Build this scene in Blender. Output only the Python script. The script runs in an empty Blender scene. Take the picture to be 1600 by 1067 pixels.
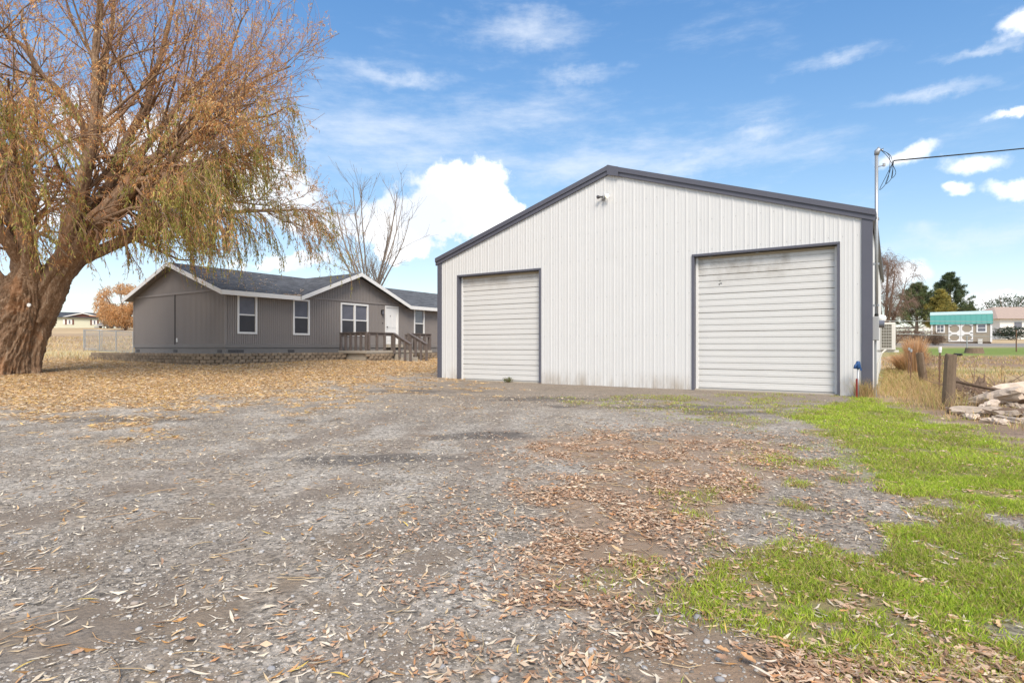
import bpy, bmesh, math
import numpy as np
from mathutils import Matrix, Vector

rng = np.random.default_rng(11)
scn = bpy.context.scene
COL = scn.collection
rad = math.radians

# ------------------------------------------------------------------ camera
CAM_H, FPX, CX, HY = 1.15, 900.0, 800.0, 543.0
cam = bpy.data.cameras.new('camera'); cam_o = bpy.data.objects.new('camera', cam); COL.objects.link(cam_o)
cam_o.location = (0, 0, CAM_H); cam_o.rotation_euler = (rad(90), 0, 0)
cam.sensor_width = 36; cam.lens = 36 * FPX / 1600; cam.shift_y = (HY - 533.5) / 1600
cam.clip_start = .05; cam.clip_end = 3000
scn.camera = cam_o

# ------------------------------------------------------------------ world, sun, exposure
SUN_EL, SUN_AZ = rad(46), rad(174)          # azimuth clockwise from +Y (behind the camera, to the right)
SKY_STRENGTH, SUN_STRENGTH, EXPOSURE = .15, 2.4, 0.80
wd = bpy.data.worlds.new('World'); scn.world = wd; wd.use_nodes = True; wd.cycles.sampling_method = 'NONE'
wt = wd.node_tree
for n in list(wt.nodes): wt.nodes.remove(n)

def nodes_api(t):
    def put(n, i, v):
        if v is None: return
        if isinstance(v, bpy.types.NodeSocket): t.links.new(v, n.inputs[i])
        else: n.inputs[i].default_value = v
    def M(op, a, b=None, c=None, clamp=False):
        n = t.nodes.new('ShaderNodeMath'); n.operation = op; n.use_clamp = clamp
        put(n, 0, a); put(n, 1, b); put(n, 2, c)
        return n.outputs[0]
    def N(kind, outs=0, **kw):
        n = t.nodes.new(kind)
        for k, v in kw.items():
            if k.startswith('p_'): setattr(n, k[2:], v)
            else: put(n, k.replace('_', ' ') if not k.isdigit() else int(k), v)
        return n.outputs[outs] if outs is not None else n
    def mixc(f, a, b, mode='MIX'):
        n = t.nodes.new('ShaderNodeMix'); n.data_type = 'RGBA'; n.blend_type = mode
        put(n, 0, f); put(n, 6, a); put(n, 7, b)
        return n.outputs[2]
    def smooth(x, a, b):
        n = t.nodes.new('ShaderNodeMapRange'); n.interpolation_type = 'SMOOTHSTEP'
        put(n, 0, x); put(n, 1, a); put(n, 2, b)
        return n.outputs[0]
    return put, M, N, mixc, smooth

put, M, N, mixc, smooth = nodes_api(wt)
sky = wt.nodes.new('ShaderNodeTexSky'); sky.sky_type = 'NISHITA'; sky.sun_disc = False
sky.sun_elevation = SUN_EL; sky.sun_rotation = SUN_AZ
sky.air_density = 1.0; sky.dust_density = .1; sky.ozone_density = 1.6
direc = N('ShaderNodeTexCoord', 0)
sep = wt.nodes.new('ShaderNodeSeparateXYZ'); wt.links.new(direc, sep.inputs[0])
az = M('ARCTAN2', sep.outputs[0], sep.outputs[1]); el = M('ARCSINE', sep.outputs[2])
def wnoise(scale, detail, off, rough=.55, stretch=(1, 1, 1), rot=0):
    mp = wt.nodes.new('ShaderNodeMapping'); wt.links.new(direc, mp.inputs[0])
    mp.inputs[1].default_value = off; mp.inputs[2].default_value = (0, rot, 0); mp.inputs[3].default_value = stretch
    n = N('ShaderNodeTexNoise', None, Vector=mp.outputs[0], Scale=scale, Detail=detail, Roughness=rough)
    sc = wt.nodes.new('ShaderNodeSeparateColor'); wt.links.new(n.outputs[1], sc.inputs[0])
    return [M('SUBTRACT', sc.outputs[i], .5) for i in range(3)]
w1, w2, w3 = wnoise(9, 7, (3, 1, 2), .62)
az_w = M('ADD', az, M('MULTIPLY', w1, .20))
el_w = M('ADD', el, M('MULTIPLY', w2, .15))
def px_dir(p, y):
    a = math.atan((p - CX) / FPX); return a, math.atan((HY - y) / FPX * math.cos(a))
def blobs(lst, A, E):
    out = None
    for p, y, rx, ry in lst:
        a0, e0 = px_dir(p, y); k = math.cos(a0) ** 2 / FPX
        dx = M('MULTIPLY_ADD', A, 1 / (rx * k), -a0 / (rx * k)); dy = M('MULTIPLY_ADD', E, 1 / (ry * k), -e0 / (ry * k))
        r = M('MULTIPLY_ADD', dx, dx, M('MULTIPLY', dy, dy))
        out = r if out is None else M('MINIMUM', out, r)
    return M('SUBTRACT', 1.0, M('SQRT', out))
cum = blobs([(730, 330, 95, 52), (645, 328, 105, 58), (800, 352, 80, 32), (690, 368, 110, 30), (430, 305, 120, 62), (500, 345, 75, 46), (565, 345, 55, 40), (735, 300, 80, 50), (640, 380, 70, 30),
             (470, 418, 95, 24), (230, 250, 150, 100), (60, 330, 120, 60)], az_w, el_w)
soft = blobs([(1530, 258, 62, 26), (1425, 248, 62, 22), (1605, 30, 50, 30), (1590, 178, 70, 14), (1500, 302, 34, 16), (1565, 468, 110, 26), (1400, 440, 60, 34), (1600, 290, 70, 20)], M('MULTIPLY_ADD', w1, .10, az), M('MULTIPLY_ADD', w2, .08, el))
# clouds go on all round the sky, thickened outside the frame to whiten the ambient light
g1, g2, g3 = wnoise(2.6, 6, (5, 2, 4), .58, (1, 1, 1.8))
away = M('MAXIMUM', smooth(M('ABSOLUTE', az), .85, 1.2), smooth(el, .62, .85))
gen = M('MULTIPLY_ADD', g1, 5.0, M('MULTIPLY_ADD', away, 4.2, -4.1))
dens = smooth(M('MULTIPLY_ADD', w3, 1.5, M('MAXIMUM', cum, gen)), .0, .34)
wis = blobs([(640, 205, 460, 95), (900, 248, 460, 62), (540, 180, 160, 90), (815, 50, 170, 30), (640, 120, 140, 20), (1100, 262, 330, 40), (1200, 215, 95, 22),
             (1320, 100, 150, 24), (905, 122, 95, 20), (1450, 400, 300, 40), (1540, 90, 140, 18), (1450, 165, 170, 20)],
            M('MULTIPLY_ADD', w2, .14, az), M('MULTIPLY_ADD', M('MULTIPLY_ADD', az, -.22, w1), .10, M('ADD', el, .0)))
s1, s2, s3 = wnoise(6, 7, (2, 6, 1), .66, (1, 1, 4.0), .34)
wgen = M('MULTIPLY', away, M('MULTIPLY_ADD', g2, 2.5, .25))
wdens = M('MULTIPLY', smooth(M('MULTIPLY_ADD', s1, 2.6, M('MAXIMUM', wis, wgen)), -.02, 1.7), .72)
skyn = N('ShaderNodeVectorMath', 0, p_operation='SCALE', **{'0': sky.outputs[0], 'Scale': SKY_STRENGTH})
den = N('ShaderNodeVectorMath', 0, p_operation='MULTIPLY_ADD', **{'0': skyn, '1': (.95, .95, .95), '2': (1, 1, 1)})
skyn = N('ShaderNodeVectorMath', 0, p_operation='DIVIDE', **{'0': skyn, '1': den})
hsv = wt.nodes.new('ShaderNodeHueSaturation'); hsv.inputs['Saturation'].default_value = 1.38; hsv.inputs['Value'].default_value = 1.24; hsv.inputs['Hue'].default_value = .507; wt.links.new(skyn, hsv.inputs['Color'])
c1 = mixc(wdens, hsv.outputs[0], (.56, .60, .66, 1))
shade = mixc(smooth(M('ADD', g3, w3), -.16, .10), (.56, .60, .66, 1), (.80, .80, .80, 1))
sdens = M('MULTIPLY', smooth(M('MULTIPLY_ADD', w3, 1.1, soft), -.05, .75), .95)
c1 = mixc(sdens, c1, (.82, .82, .83, 1))
c2 = mixc(dens, c1, shade)
bg = wt.nodes.new('ShaderNodeBackground'); wt.links.new(c2, bg.inputs[0]); bg.inputs[1].default_value = 1.0
wo = wt.nodes.new('ShaderNodeOutputWorld'); wt.links.new(bg.outputs[0], wo.inputs[0])

sl = bpy.data.lights.new('sun', 'SUN'); sl.energy = SUN_STRENGTH; sl.angle = rad(24); sl.color = (1, .885, .745)
so = bpy.data.objects.new('sun', sl); COL.objects.link(so)
sd = Vector((math.sin(SUN_AZ) * math.cos(SUN_EL), math.cos(SUN_AZ) * math.cos(SUN_EL), math.sin(SUN_EL)))
so.rotation_euler = sd.to_track_quat('Z', 'Y').to_euler(); so.location = (0, -5, 30)
scn.cycles.max_bounces = 6; scn.cycles.diffuse_bounces = 3; scn.cycles.glossy_bounces = 2; scn.cycles.transmission_bounces = 2
vs = scn.view_settings; vs.view_transform = 'Standard'; vs.look = 'None'; vs.gamma = 1; vs.exposure = EXPOSURE; vs.use_curve_mapping = False

# ------------------------------------------------------------------ helpers
def new_mesh(name, V, F, colors=None, smooth_=False):
    V = np.asarray(V, dtype=np.float32).reshape(-1, 3)
    me = bpy.data.meshes.new(name)
    if isinstance(F, np.ndarray):
        n, k = F.shape
        me.vertices.add(len(V)); me.vertices.foreach_set('co', V.ravel())
        me.loops.add(n * k); me.loops.foreach_set('vertex_index', F.astype(np.int32).ravel())
        me.polygons.add(n); me.polygons.foreach_set('loop_start', np.arange(0, n * k, k, dtype=np.int32))
        me.update(calc_edges=True)
    else:
        me.from_pydata(V.tolist(), [], F); me.update()
    if colors is not None:
        c = np.ones((len(V), 4), np.float32); c[:, :colors.shape[1]] = colors
        at = me.color_attributes.new('Col', 'FLOAT_COLOR', 'POINT'); at.data.foreach_set('color', c.ravel())
    if smooth_: me.polygons.foreach_set('use_smooth', np.ones(len(me.polygons), bool))
    return me
def link(name, me, material=None, parent=None):
    if material is not None and not me.materials: me.materials.append(material)
    o = bpy.data.objects.new(name, me); COL.objects.link(o); o.parent = parent
    return o
def tag(o, label, cat, group=None, kind=None):
    o['label'] = label; o['category'] = cat
    if group: o['group'] = group
    if kind: o['kind'] = kind
    return o
def thing(name, label, cat, loc=(0, 0, 0), rz=0, group=None, M_=None):
    o = bpy.data.objects.new(name, None); COL.objects.link(o); o.empty_display_size = .2
    if M_ is not None: o.matrix_world = M_
    else: o.location = loc; o.rotation_euler = (0, 0, rz)
    return tag(o, label, cat, group)

class MB:
    def __init__(s): s.v = []; s.f = []
    def add(s, V, F):
        b = len(s.v); s.v.extend([tuple(map(float, p)) for p in V]); s.f.extend([tuple(int(i) + b for i in f) for f in F]); return s
    def box(s, x0, x1, y0, y1, z0, z1):
        return s.add([(x0, y0, z0), (x1, y0, z0), (x1, y1, z0), (x0, y1, z0), (x0, y0, z1), (x1, y0, z1), (x1, y1, z1), (x0, y1, z1)],
                     [(0, 3, 2, 1), (4, 5, 6, 7), (0, 1, 5, 4), (1, 2, 6, 5), (2, 3, 7, 6), (3, 0, 4, 7)])
    def beam(s, p0, p1, w, h, up=(0, 0, 1)):
        p0, p1, up = Vector(p0), Vector(p1), Vector(up); d = (p1 - p0).normalized(); sx = d.cross(up).normalized(); uz = sx.cross(d)
        V = [p + sx * (a * w / 2) + uz * (b * h / 2) for p in (p0, p1) for a, b in ((-1, -1), (1, -1), (1, 1), (-1, 1))]
        return s.add(V, [(0, 1, 2, 3), (7, 6, 5, 4), (0, 4, 5, 1), (1, 5, 6, 2), (2, 6, 7, 3), (3, 7, 4, 0)])
    def prism(s, pts, d):                     # polygon extruded by d
        n = len(pts); d = Vector(d); V = [Vector(p) for p in pts]; V += [p + d for p in V]
        return s.add(V, [tuple(range(n))[::-1], tuple(range(n, 2 * n))] + [(i, (i + 1) % n, n + (i + 1) % n, n + i) for i in range(n)])
    def tube(s, pts, r, k=8):
        P = np.array(pts, float)[None]; rr = np.full(len(pts), r) if np.isscalar(r) else np.array(r, float)
        V, F = tubes(P, rr[None], k); V = V.reshape(-1, 3); n = len(pts)
        s.add(V, [tuple(f) for f in F] ); b = len(s.v) - n * k
        s.f.append(tuple(b + i for i in range(k))[::-1]); s.f.append(tuple(b + (n - 1) * k + i for i in range(k)))
        return s
    def quad(s, *p): return s.add(p, [tuple(range(len(p)))])
    def build(s, name, material, parent=None, bevel=0, smooth_=False):
        me = new_mesh(name, s.v, s.f, smooth_=smooth_)
        if bevel:
            bm = bmesh.new(); bm.from_mesh(me)
            bmesh.ops.bevel(bm, geom=list(bm.edges), offset=bevel, segments=1, affect='EDGES'); bm.to_mesh(me); bm.free()
        return link(name, me, material, parent)

def tubes(P, Rr, k):
    """batch of tubes. P (m,n,3), Rr (m,n) -> verts (m*n*k,3), quads"""
    m, n, _ = P.shape
    T = np.gradient(P, axis=1); T /= np.linalg.norm(T, axis=2, keepdims=True) + 1e-9
    ref = np.where(np.abs(T[:, :1, 2:3]) > .9, np.array([[[1., 0, 0]]]), np.array([[[0, 0, 1.]]])); ref = np.broadcast_to(ref, T.shape)
    A = np.cross(T, ref); A /= np.linalg.norm(A, axis=2, keepdims=True) + 1e-9; B = np.cross(T, A)
    th = np.arange(k) * 2 * np.pi / k
    V = P[:, :, None] + Rr[:, :, None, None] * (A[:, :, None] * np.cos(th)[:, None] + B[:, :, None] * np.sin(th)[:, None])
    i = np.arange(m)[:, None, None] * n * k; j = np.arange(n - 1)[None, :, None] * k; q = np.arange(k)[None, None]
    a = i + j + q; b = i + j + (q + 1) % k
    F = np.stack([a, b, b + k, a + k], -1).reshape(-1, 4)
    return V.reshape(-1, 3), F

def hsh(i, j, s): 
    v = np.sin(i * 127.1 + j * 311.7 + s * 74.7) * 43758.5453; return v - np.floor(v)
def vnoise(x, y, s=0):
    xi, yi = np.floor(x), np.floor(y); u, v = x - xi, y - yi; u = u * u * (3 - 2 * u); v = v * v * (3 - 2 * v)
    return (hsh(xi, yi, s) * (1 - u) + hsh(xi + 1, yi, s) * u) * (1 - v) + (hsh(xi, yi + 1, s) * (1 - u) + hsh(xi + 1, yi + 1, s) * u) * v
def fbm(x, y, s=0, o=4):
    t, a, f = 0, .5, 1
    for i in range(o): t = t + a * vnoise(x * f, y * f, s + i * 3); a *= .5; f *= 2.03
    return t / (1 - .5 ** o)
def sstep(x, a, b): t = np.clip((x - a) / (b - a), 0, 1); return t * t * (3 - 2 * t)

# ------------------------------------------------------------------ materials
def mat(name, color, rough=.7, var=.15, scale=3, fine=40, bump=0., bscale=60, metal=0, spec=.4, attr=False, orand=0., stretch=(1, 1, 1), trans=0., extra=None):
    m = bpy.data.materials.new(name); m.use_nodes = True; t = m.node_tree
    p_, M_, N_, mx, sm = nodes_api(t)
    b = t.nodes['Principled BSDF']; b.inputs['Roughness'].default_value = rough; b.inputs['Metallic'].default_value = metal
    b.inputs['Specular IOR Level'].default_value = spec
    pos = N_('ShaderNodeNewGeometry', 0)
    mp = t.nodes.new('ShaderNodeMapping'); t.links.new(pos, mp.inputs[0]); mp.inputs[3].default_value = stretch
    c = N_('ShaderNodeAttribute', 0, p_attribute_name='Col') if attr else tuple(color) + (1,)
    n1 = N_('ShaderNodeTexNoise', 0, Vector=mp.outputs[0], Scale=scale, Detail=5.0, Roughness=.6)
    n2 = N_('ShaderNodeTexNoise', 0, Vector=mp.outputs[0], Scale=fine, Detail=4.0, Roughness=.7)
    v = M_('ADD', M_('MULTIPLY', M_('SUBTRACT', n1, .5), 2.2 * var), M_('MULTIPLY', M_('SUBTRACT', n2, .5), 1.6 * var))
    if orand:
        oi = t.nodes.new('ShaderNodeObjectInfo'); v = M_('ADD', v, M_('MULTIPLY', M_('SUBTRACT', oi.outputs['Random'], .5), 2 * orand))
    v = M_('ADD', v, 1.0)
    vc = N_('ShaderNodeCombineXYZ', 0, X=v, Y=v, Z=v)
    c = mx(1.0, c, vc, 'MULTIPLY')
    if extra: c = extra(t, p_, M_, N_, mx, sm, c, pos)
    t.links.new(c, b.inputs['Base Color'])
    if bump:
        bn = N_('ShaderNodeTexNoise', 0, Vector=mp.outputs[0], Scale=bscale, Detail=5.0, Roughness=.65)
        bp = t.nodes.new('ShaderNodeBump'); bp.inputs['Strength'].default_value = min(1, bump); bp.inputs['Distance'].default_value = .02
        t.links.new(bn, bp.inputs['Height']); t.links.new(bp.outputs[0], b.inputs['Normal'])
    if trans:
        tr = t.nodes.new('ShaderNodeBsdfTranslucent'); t.links.new(c, tr.inputs[0])
        mxs = t.nodes.new('ShaderNodeMixShader'); mxs.inputs[0].default_value = trans
        t.links.new(b.outputs[0], mxs.inputs[1]); t.links.new(tr.outputs[0], mxs.inputs[2])
        t.links.new(mxs.outputs[0], t.nodes['Material Output'].inputs[0])
    return m

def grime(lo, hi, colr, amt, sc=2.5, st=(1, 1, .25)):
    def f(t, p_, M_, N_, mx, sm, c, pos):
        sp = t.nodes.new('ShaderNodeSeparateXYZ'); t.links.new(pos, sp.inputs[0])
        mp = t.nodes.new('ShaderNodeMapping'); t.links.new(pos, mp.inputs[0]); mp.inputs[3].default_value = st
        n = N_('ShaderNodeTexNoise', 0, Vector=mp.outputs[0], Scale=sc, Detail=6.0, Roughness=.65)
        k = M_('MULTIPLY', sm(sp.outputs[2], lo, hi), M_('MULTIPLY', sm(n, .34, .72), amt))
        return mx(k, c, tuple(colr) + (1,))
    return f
m_white_metal = mat('white_sheet_metal', (.635, .645, .65), .40, .03, 1.2, 30, bump=.28, bscale=2.2, extra=grime(.55, 0., (.34, .29, .23), .85))
m_trim_dark = mat('charcoal_trim', (.098, .102, .132), .45, .08, 2, 60)
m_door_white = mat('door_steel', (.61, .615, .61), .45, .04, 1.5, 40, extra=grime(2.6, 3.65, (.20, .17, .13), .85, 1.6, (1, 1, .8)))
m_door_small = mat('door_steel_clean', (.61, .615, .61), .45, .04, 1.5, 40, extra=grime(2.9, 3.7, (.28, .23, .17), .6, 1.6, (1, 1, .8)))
m_white_paint = mat('white_paint', (.78, .78, .77), .55, .04, 3, 50)
m_siding = mat('taupe_siding', (.255, .232, .222), .75, .06, 2, 60, bump=.1, bscale=90, stretch=(1, 1, .15))
m_skirt = mat('grey_skirting', (.225, .21, .20), .8, .08, 3, 60)
m_vent = mat('vent_grey', (.09, .085, .085), .7, .1)
m_shingle = mat('shingles', (0, 0, 0), .9, .35, 6, 120, bump=.4, bscale=200, attr=True)
m_roof_dark = mat('roof_underlay', (.06, .065, .075), .9, .2)
m_glass = mat('window_glass', (.13, .135, .165), .05, .35, .9, 3, spec=.9)  # pale blue-grey base stands in for sky reflected in the panes
m_deck_paint = mat('brown_grey_deck_paint', (.15, .125, .115), .65, .12, 4, 50, bump=.1)
m_concrete = mat('concrete', (.42, .38, .32), .9, .12, 3, 60, bump=.2)
m_block = mat('retaining_block', (.26, .205, .15), .95, .22, 8, 60, bump=.5, bscale=60, orand=.22)
m_soil = mat('soil', (.14, .105, .075), .95, .3, 5, 60, bump=.6, bscale=30)
m_galv = mat('galvanised_steel', (.42, .44, .46), .42, .08, 5, 60, metal=.6)
m_grey_box = mat('grey_enamel', (.36, .37, .38), .5, .06)
m_black = mat('black_cable', (.012, .012, .012), .5, .05)
m_blue = mat('blue_enamel', (.02, .075, .22), .45, .1)
m_red = mat('red_paint', (.25, .03, .025), .55, .15)
m_ac = mat('ac_white', (.70, .69, .64), .5, .04)
m_grille = mat('ac_coil', (.14, .13, .10), .6, .15)
def bark_extra(t, p_, M_, N_, mx, sm, c, pos):
    mp = t.nodes.new('ShaderNodeMapping'); t.links.new(pos, mp.inputs[0]); mp.inputs[3].default_value = (1, 1, .28)
    n = N_('ShaderNodeTexNoise', 0, Vector=mp.outputs[0], Scale=17.0, Detail=6.0, Roughness=.7); n3 = N_('ShaderNodeTexNoise', 0, Vector=pos, Scale=1.6, Detail=4.0)
    c = mx(M_('MULTIPLY', sm(n, .50, .66), .75), c, (.44, .34, .25, 1)); c = mx(M_('MULTIPLY', sm(n, .46, .34), .7), c, (.085, .05, .032, 1))
    return mx(M_('MULTIPLY', sm(n3, .55, .7), .45), c, (.42, .21, .10, 1))
m_bark = mat('willow_bark', (.23, .145, .09), .95, .45, 3.0, 16, bump=1.0, bscale=12, stretch=(3.0, 3.0, .8), extra=bark_extra)
m_twig = mat('willow_twigs', (.42, .22, .12), .85, .3, .6, 9)
m_leaf = mat('willow_leaves', (0, 0, 0), .6, .1, 1, 9, attr=True, trans=.5)
m_bare = mat('bare_bark', (.26, .215, .18), .9, .25, 1, 8)
m_fine_twig = mat('brown_fine_twigs', (.24, .16, .125), .9, .25, 1, 8)
m_needle = mat('pine_needles', (0, 0, 0), .7, .15, 1, 9, attr=True, trans=.15)
m_wood_old = mat('weathered_wood', (.20, .145, .10), .92, .4, 4, 40, bump=.8, bscale=30, stretch=(3, 3, .6))
m_log = mat('log_wood', (.52, .43, .35), .92, .3, 4, 30, bump=.7, bscale=25, orand=.3)
m_log_dark = mat('log_bark', (.15, .105, .075), .95, .4, 5, 40, bump=.9, bscale=30, orand=.25)
m_rust = mat('rusty_steel', (.15, .085, .055), .8, .3, 8, 60)
m_teal = mat('teal_metal_roof', (.075, .30, .27), .42, .05)
m_teal_cap = mat('pale_roof_cap', (.50, .66, .62), .4, .05)
m_tan = mat('tan_siding', (.33, .285, .225), .8, .06)
m_sage = mat('pale_siding', (.62, .63, .50), .8, .05)
m_brown_roof = mat('brown_gable', (.17, .07, .05), .8, .1)
m_pink_roof = mat('pinkish_shingles', (.40, .31, .26), .9, .12)
m_car_dark = mat('dark_car_paint', (.03, .034, .042), .25, .05, spec=.6)
m_car_white = mat('white_car_paint', (.7, .7, .7), .3, .03)
m_tyre = mat('tyre_rubber', (.015, .015, .015), .8, .05)
m_stuff = mat('ground_bits', (0, 0, 0), .85, .12, 4, 60, attr=True, trans=.12)
m_stone_bits = mat('gravel_stones', (0, 0, 0), .9, .15, 20, 160, attr=True)
m_grass = mat('grass_blades', (0, 0, 0), .6, .15, 2, 30, attr=True, trans=.35)

def ground_extra(t, p_, M_, N_, mx, sm, c, pos):
    at = t.nodes.new('ShaderNodeAttribute'); at.attribute_name = 'Col'
    vo = t.nodes.new('ShaderNodeTexVoronoi'); t.links.new(pos, vo.inputs['Vector']); vo.inputs['Scale'].default_value = 55
    v2 = t.nodes.new('ShaderNodeTexVoronoi'); t.links.new(pos, v2.inputs['Vector']); v2.inputs['Scale'].default_value = 24
    g = M_('MULTIPLY', M_('ADD', M_('MULTIPLY', N_('ShaderNodeSeparateColor', 0, Color=vo.outputs['Color']), .75), M_('MULTIPLY', N_('ShaderNodeSeparateColor', 0, Color=v2.outputs['Color']), .5)), 1.0)
    k = M_('ADD', .27, M_('MULTIPLY', g, 1.15))
    kk = M_('ADD', M_('MULTIPLY', k, at.outputs['Alpha']), M_('SUBTRACT', 1.0, at.outputs['Alpha']))
    kv = N_('ShaderNodeCombineXYZ', 0, X=kk, Y=kk, Z=kk)
    return mx(1.0, c, kv, 'MULTIPLY')
m_ground = mat('ground_earth', (0, 0, 0), .95, .22, 1.3, 30, bump=.8, bscale=45, attr=True, extra=ground_extra)

# ------------------------------------------------------------------ frames: the garage and the house stand square to each other
U = Vector((.835, -.5505, 0)).normalized(); Vv = Vector((-U.y, U.x, 0))
GL = Vector((-2.62, 20.7, 0)); HC = Vector((-12.03, 24.17, 0))
def frame(o, xa, ya): return Matrix(((xa.x, ya.x, 0, o.x), (xa.y, ya.y, 0, o.y), (0, 0, 1, o.z), (0, 0, 0, 1)))
MG = frame(GL, U, Vv)            # x along the gable front, y into the building
MH = frame(HC, Vv, -U)           # x along the house front, y into the house

# ------------------------------------------------------------------ terrain
LY = [-50, 8, 14, 20, 24, 30, 34, 45, 60, 100, 130, 900]; LZ = [0, 0, .12, .36, .48, .60, .95, 1.5, 2.2, 4.6, 5.0, 5.0]
RY = [-50, 19, 24, 30, 40, 55, 90, 140, 900]; RZ = [0, 0, .12, .42, .9, 1.6, 2.5, 3.0, 3.0]
def gz(x, y):
    x = np.asarray(x, float); y = np.asarray(y, float)
    wl = sstep(-x, 1, 9)
    z = wl * np.interp(y, LY, LZ) + (1 - wl) * np.interp(y, RY, RZ)
    return z + .035 * (fbm(x * .8, y * .8, 5, 3) - .5) * np.clip((y - .5) / 2, 0, 1) + .12 * sstep(y, 30, 60) * (fbm(x * .12, y * .12, 8, 3) - .5)
def gzf(x, y): return float(gz(np.array([x]), np.array([y]))[0])
def px2g(p, y):
    k = (p - CX) / FPX; s = (HY - y) / FPX
    Y = np.concatenate([np.arange(1, 40, .02), np.arange(40, 400, .2)])
    below = (CAM_H + s * Y) <= gz(k * Y, Y)
    i = int(np.argmax(below)) if below.any() else len(Y) - 1
    return k * Y[i], Y[i]
def poly(pts): return np.array([px2g(*p) for p in pts])
def pdist(x, y, P):              # signed distance, positive inside
    d = np.full(x.shape, 1e9); ins = np.zeros(x.shape, bool)
    for i in range(len(P)):
        a, b = P[i], P[(i + 1) % len(P)]; ex, ey = b - a
        t = np.clip(((x - a[0]) * ex + (y - a[1]) * ey) / (ex * ex + ey * ey + 1e-12), 0, 1)
        d = np.minimum(d, np.hypot(x - a[0] - t * ex, y - a[1] - t * ey))
        c = ((a[1] > y) != (b[1] > y)); 
        with np.errstate(divide='ignore', invalid='ignore'): xi = a[0] + (y - a[1]) / (ey if abs(ey) > 1e-12 else 1e-12) * ex
        ins ^= c & (x < xi)
    return np.where(ins, d, -d)
PG1 = poly([(1235, 645), (1340, 618), (1420, 636), (1600, 688), (1720, 730), (1720, 830), (1480, 790), (1290, 725)])
PG2 = poly([(1090, 940), (1180, 885), (1300, 862), (1500, 815), (1720, 830), (1720, 1000), (1350, 1005), (1150, 990)])
PSP = poly([(980, 920), (1090, 800), (1220, 690), (1150, 640), (1250, 618), (1720, 700), (1720, 1300), (1250, 1300), (1080, 1040)])
PS2 = poly([(860, 622), (1250, 612), (1270, 700), (1120, 668), (960, 640)])
PB1 = poly([(765, 960), (785, 890), (850, 770), (840, 690), (1050, 672), (1240, 685), (1270, 760), (1130, 830), (1030, 900), (980, 985)])
PB2 = poly([(930, 975), (1150, 985), (1350, 1008), (1720, 1005), (1720, 1300), (1000, 1300), (960, 1067)])
PLT = np.array([(-60, 9.3), (-14, 9.2), (-7.5, 10.2), (-5.4, 13.0), (-4.4, 17.5), (-3.4, 21.5), (0, 26), (0, 45), (-13, 33), (-24, 27), (-60, 26)])
PFD = np.array([(7.0, 6.6), (6.8, 8.6), (7.2, 10.4), (7.9, 12.4), (9.2, 15), (20, 32), (60, 60), (200, 60), (60, 5), (12, 5.2)])
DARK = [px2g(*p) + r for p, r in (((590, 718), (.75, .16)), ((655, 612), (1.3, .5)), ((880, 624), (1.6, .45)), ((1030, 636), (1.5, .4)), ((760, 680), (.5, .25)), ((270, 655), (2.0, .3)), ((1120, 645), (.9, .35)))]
def zones(x, y):
    n = fbm(x * 1.1, y * 1.1, 21, 4) - .5; n2 = fbm(x * 3.3, y * 3.3, 33, 3) - .5
    j = n * 1.6 + n2 * .8
    near = np.clip(y / 6, .35, 2.2)
    g = np.maximum(sstep(pdist(x, y, PG1) + j * .8, -.25, .45), .92 * sstep(pdist(x, y, PG2) + j * .55, -.12, .35))
    sp = sstep(pdist(x, y, PSP) + j, -.2, .8) * sstep(n2 + n * .5, -.08, .2) * .65
    sp = np.maximum(sp, .55 * sstep(pdist(x, y, PS2) + j * .8, -.3, .5) * sstep(n2 + n * .5, -.03, .12))
    br = np.maximum(sstep(pdist(x, y, PB1) + j * .9 * near, -.1, .35), sstep(pdist(x, y, PB2) + j * .4, -.1, .25))
    lt = sstep(pdist(x, y, PLT) + j * 3.4, -1.8, 2.4)
    lt2 = .55 * sstep(pdist(x, y, PLT) + 3.5 + j * 6, 0, 3) * sstep(n2, -.02, .12)
    fd = sstep(pdist(x, y, PFD) + j * .8, -.3, .5)
    dk = np.zeros_like(x)
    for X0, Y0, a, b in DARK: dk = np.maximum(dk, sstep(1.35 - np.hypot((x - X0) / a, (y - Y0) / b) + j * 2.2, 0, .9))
    return dict(g=g, sp=sp, br=br * (1 - g * .9), lt=np.maximum(lt, lt2), fd=fd, dk=dk)
def axis(lo_fine, hi_fine, step, lo, hi, gr=1.13):
    c = list(np.arange(lo_fine, hi_fine, step)); s = step
    while c[-1] < hi: s *= gr; c.append(c[-1] + s)
    s = step
    while c[0] > lo: s *= gr; c.insert(0, c[0] - s)
    return np.array(c)
gx = axis(-7, 9, .07, -900, 900); gy = axis(1.4, 12, .07, -40, 1200, 1.07)
X, Y = np.meshgrid(gx, gy); Z = gz(X, Y)
z_ = zones(X, Y); A = lambda c: np.array(c)[None, None]
def lerp(a, b, t): return a * (1 - t[..., None]) + b * t[..., None]
nA, nB, nC = fbm(X * .7, Y * .7, 51), fbm(X * 2.3, Y * 2.3, 52), fbm(X * .16, Y * .5, 53)
C = lerp(A((.265, .23, .19)), A((.365, .33, .285)), sstep(nA, .35, .65))
grav = np.ones_like(X)
mud = sstep(nB * .6 + nA * .4, .52, .62) * sstep(6 - Y, 0, 3.5); C = lerp(C, A((.205, .155, .11)), mud * .9); grav -= mud * .65
dirt = sstep(Y + (nA - .5) * 6, 9.5, 13.5) * sstep(X, -6, -1) * (Y < 25); C = lerp(C, A((.235, .19, .145)), np.maximum(dirt * .8, .55 * sstep(nA * .5 + nB * .5, .5, .62))); grav -= dirt * .3
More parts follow.
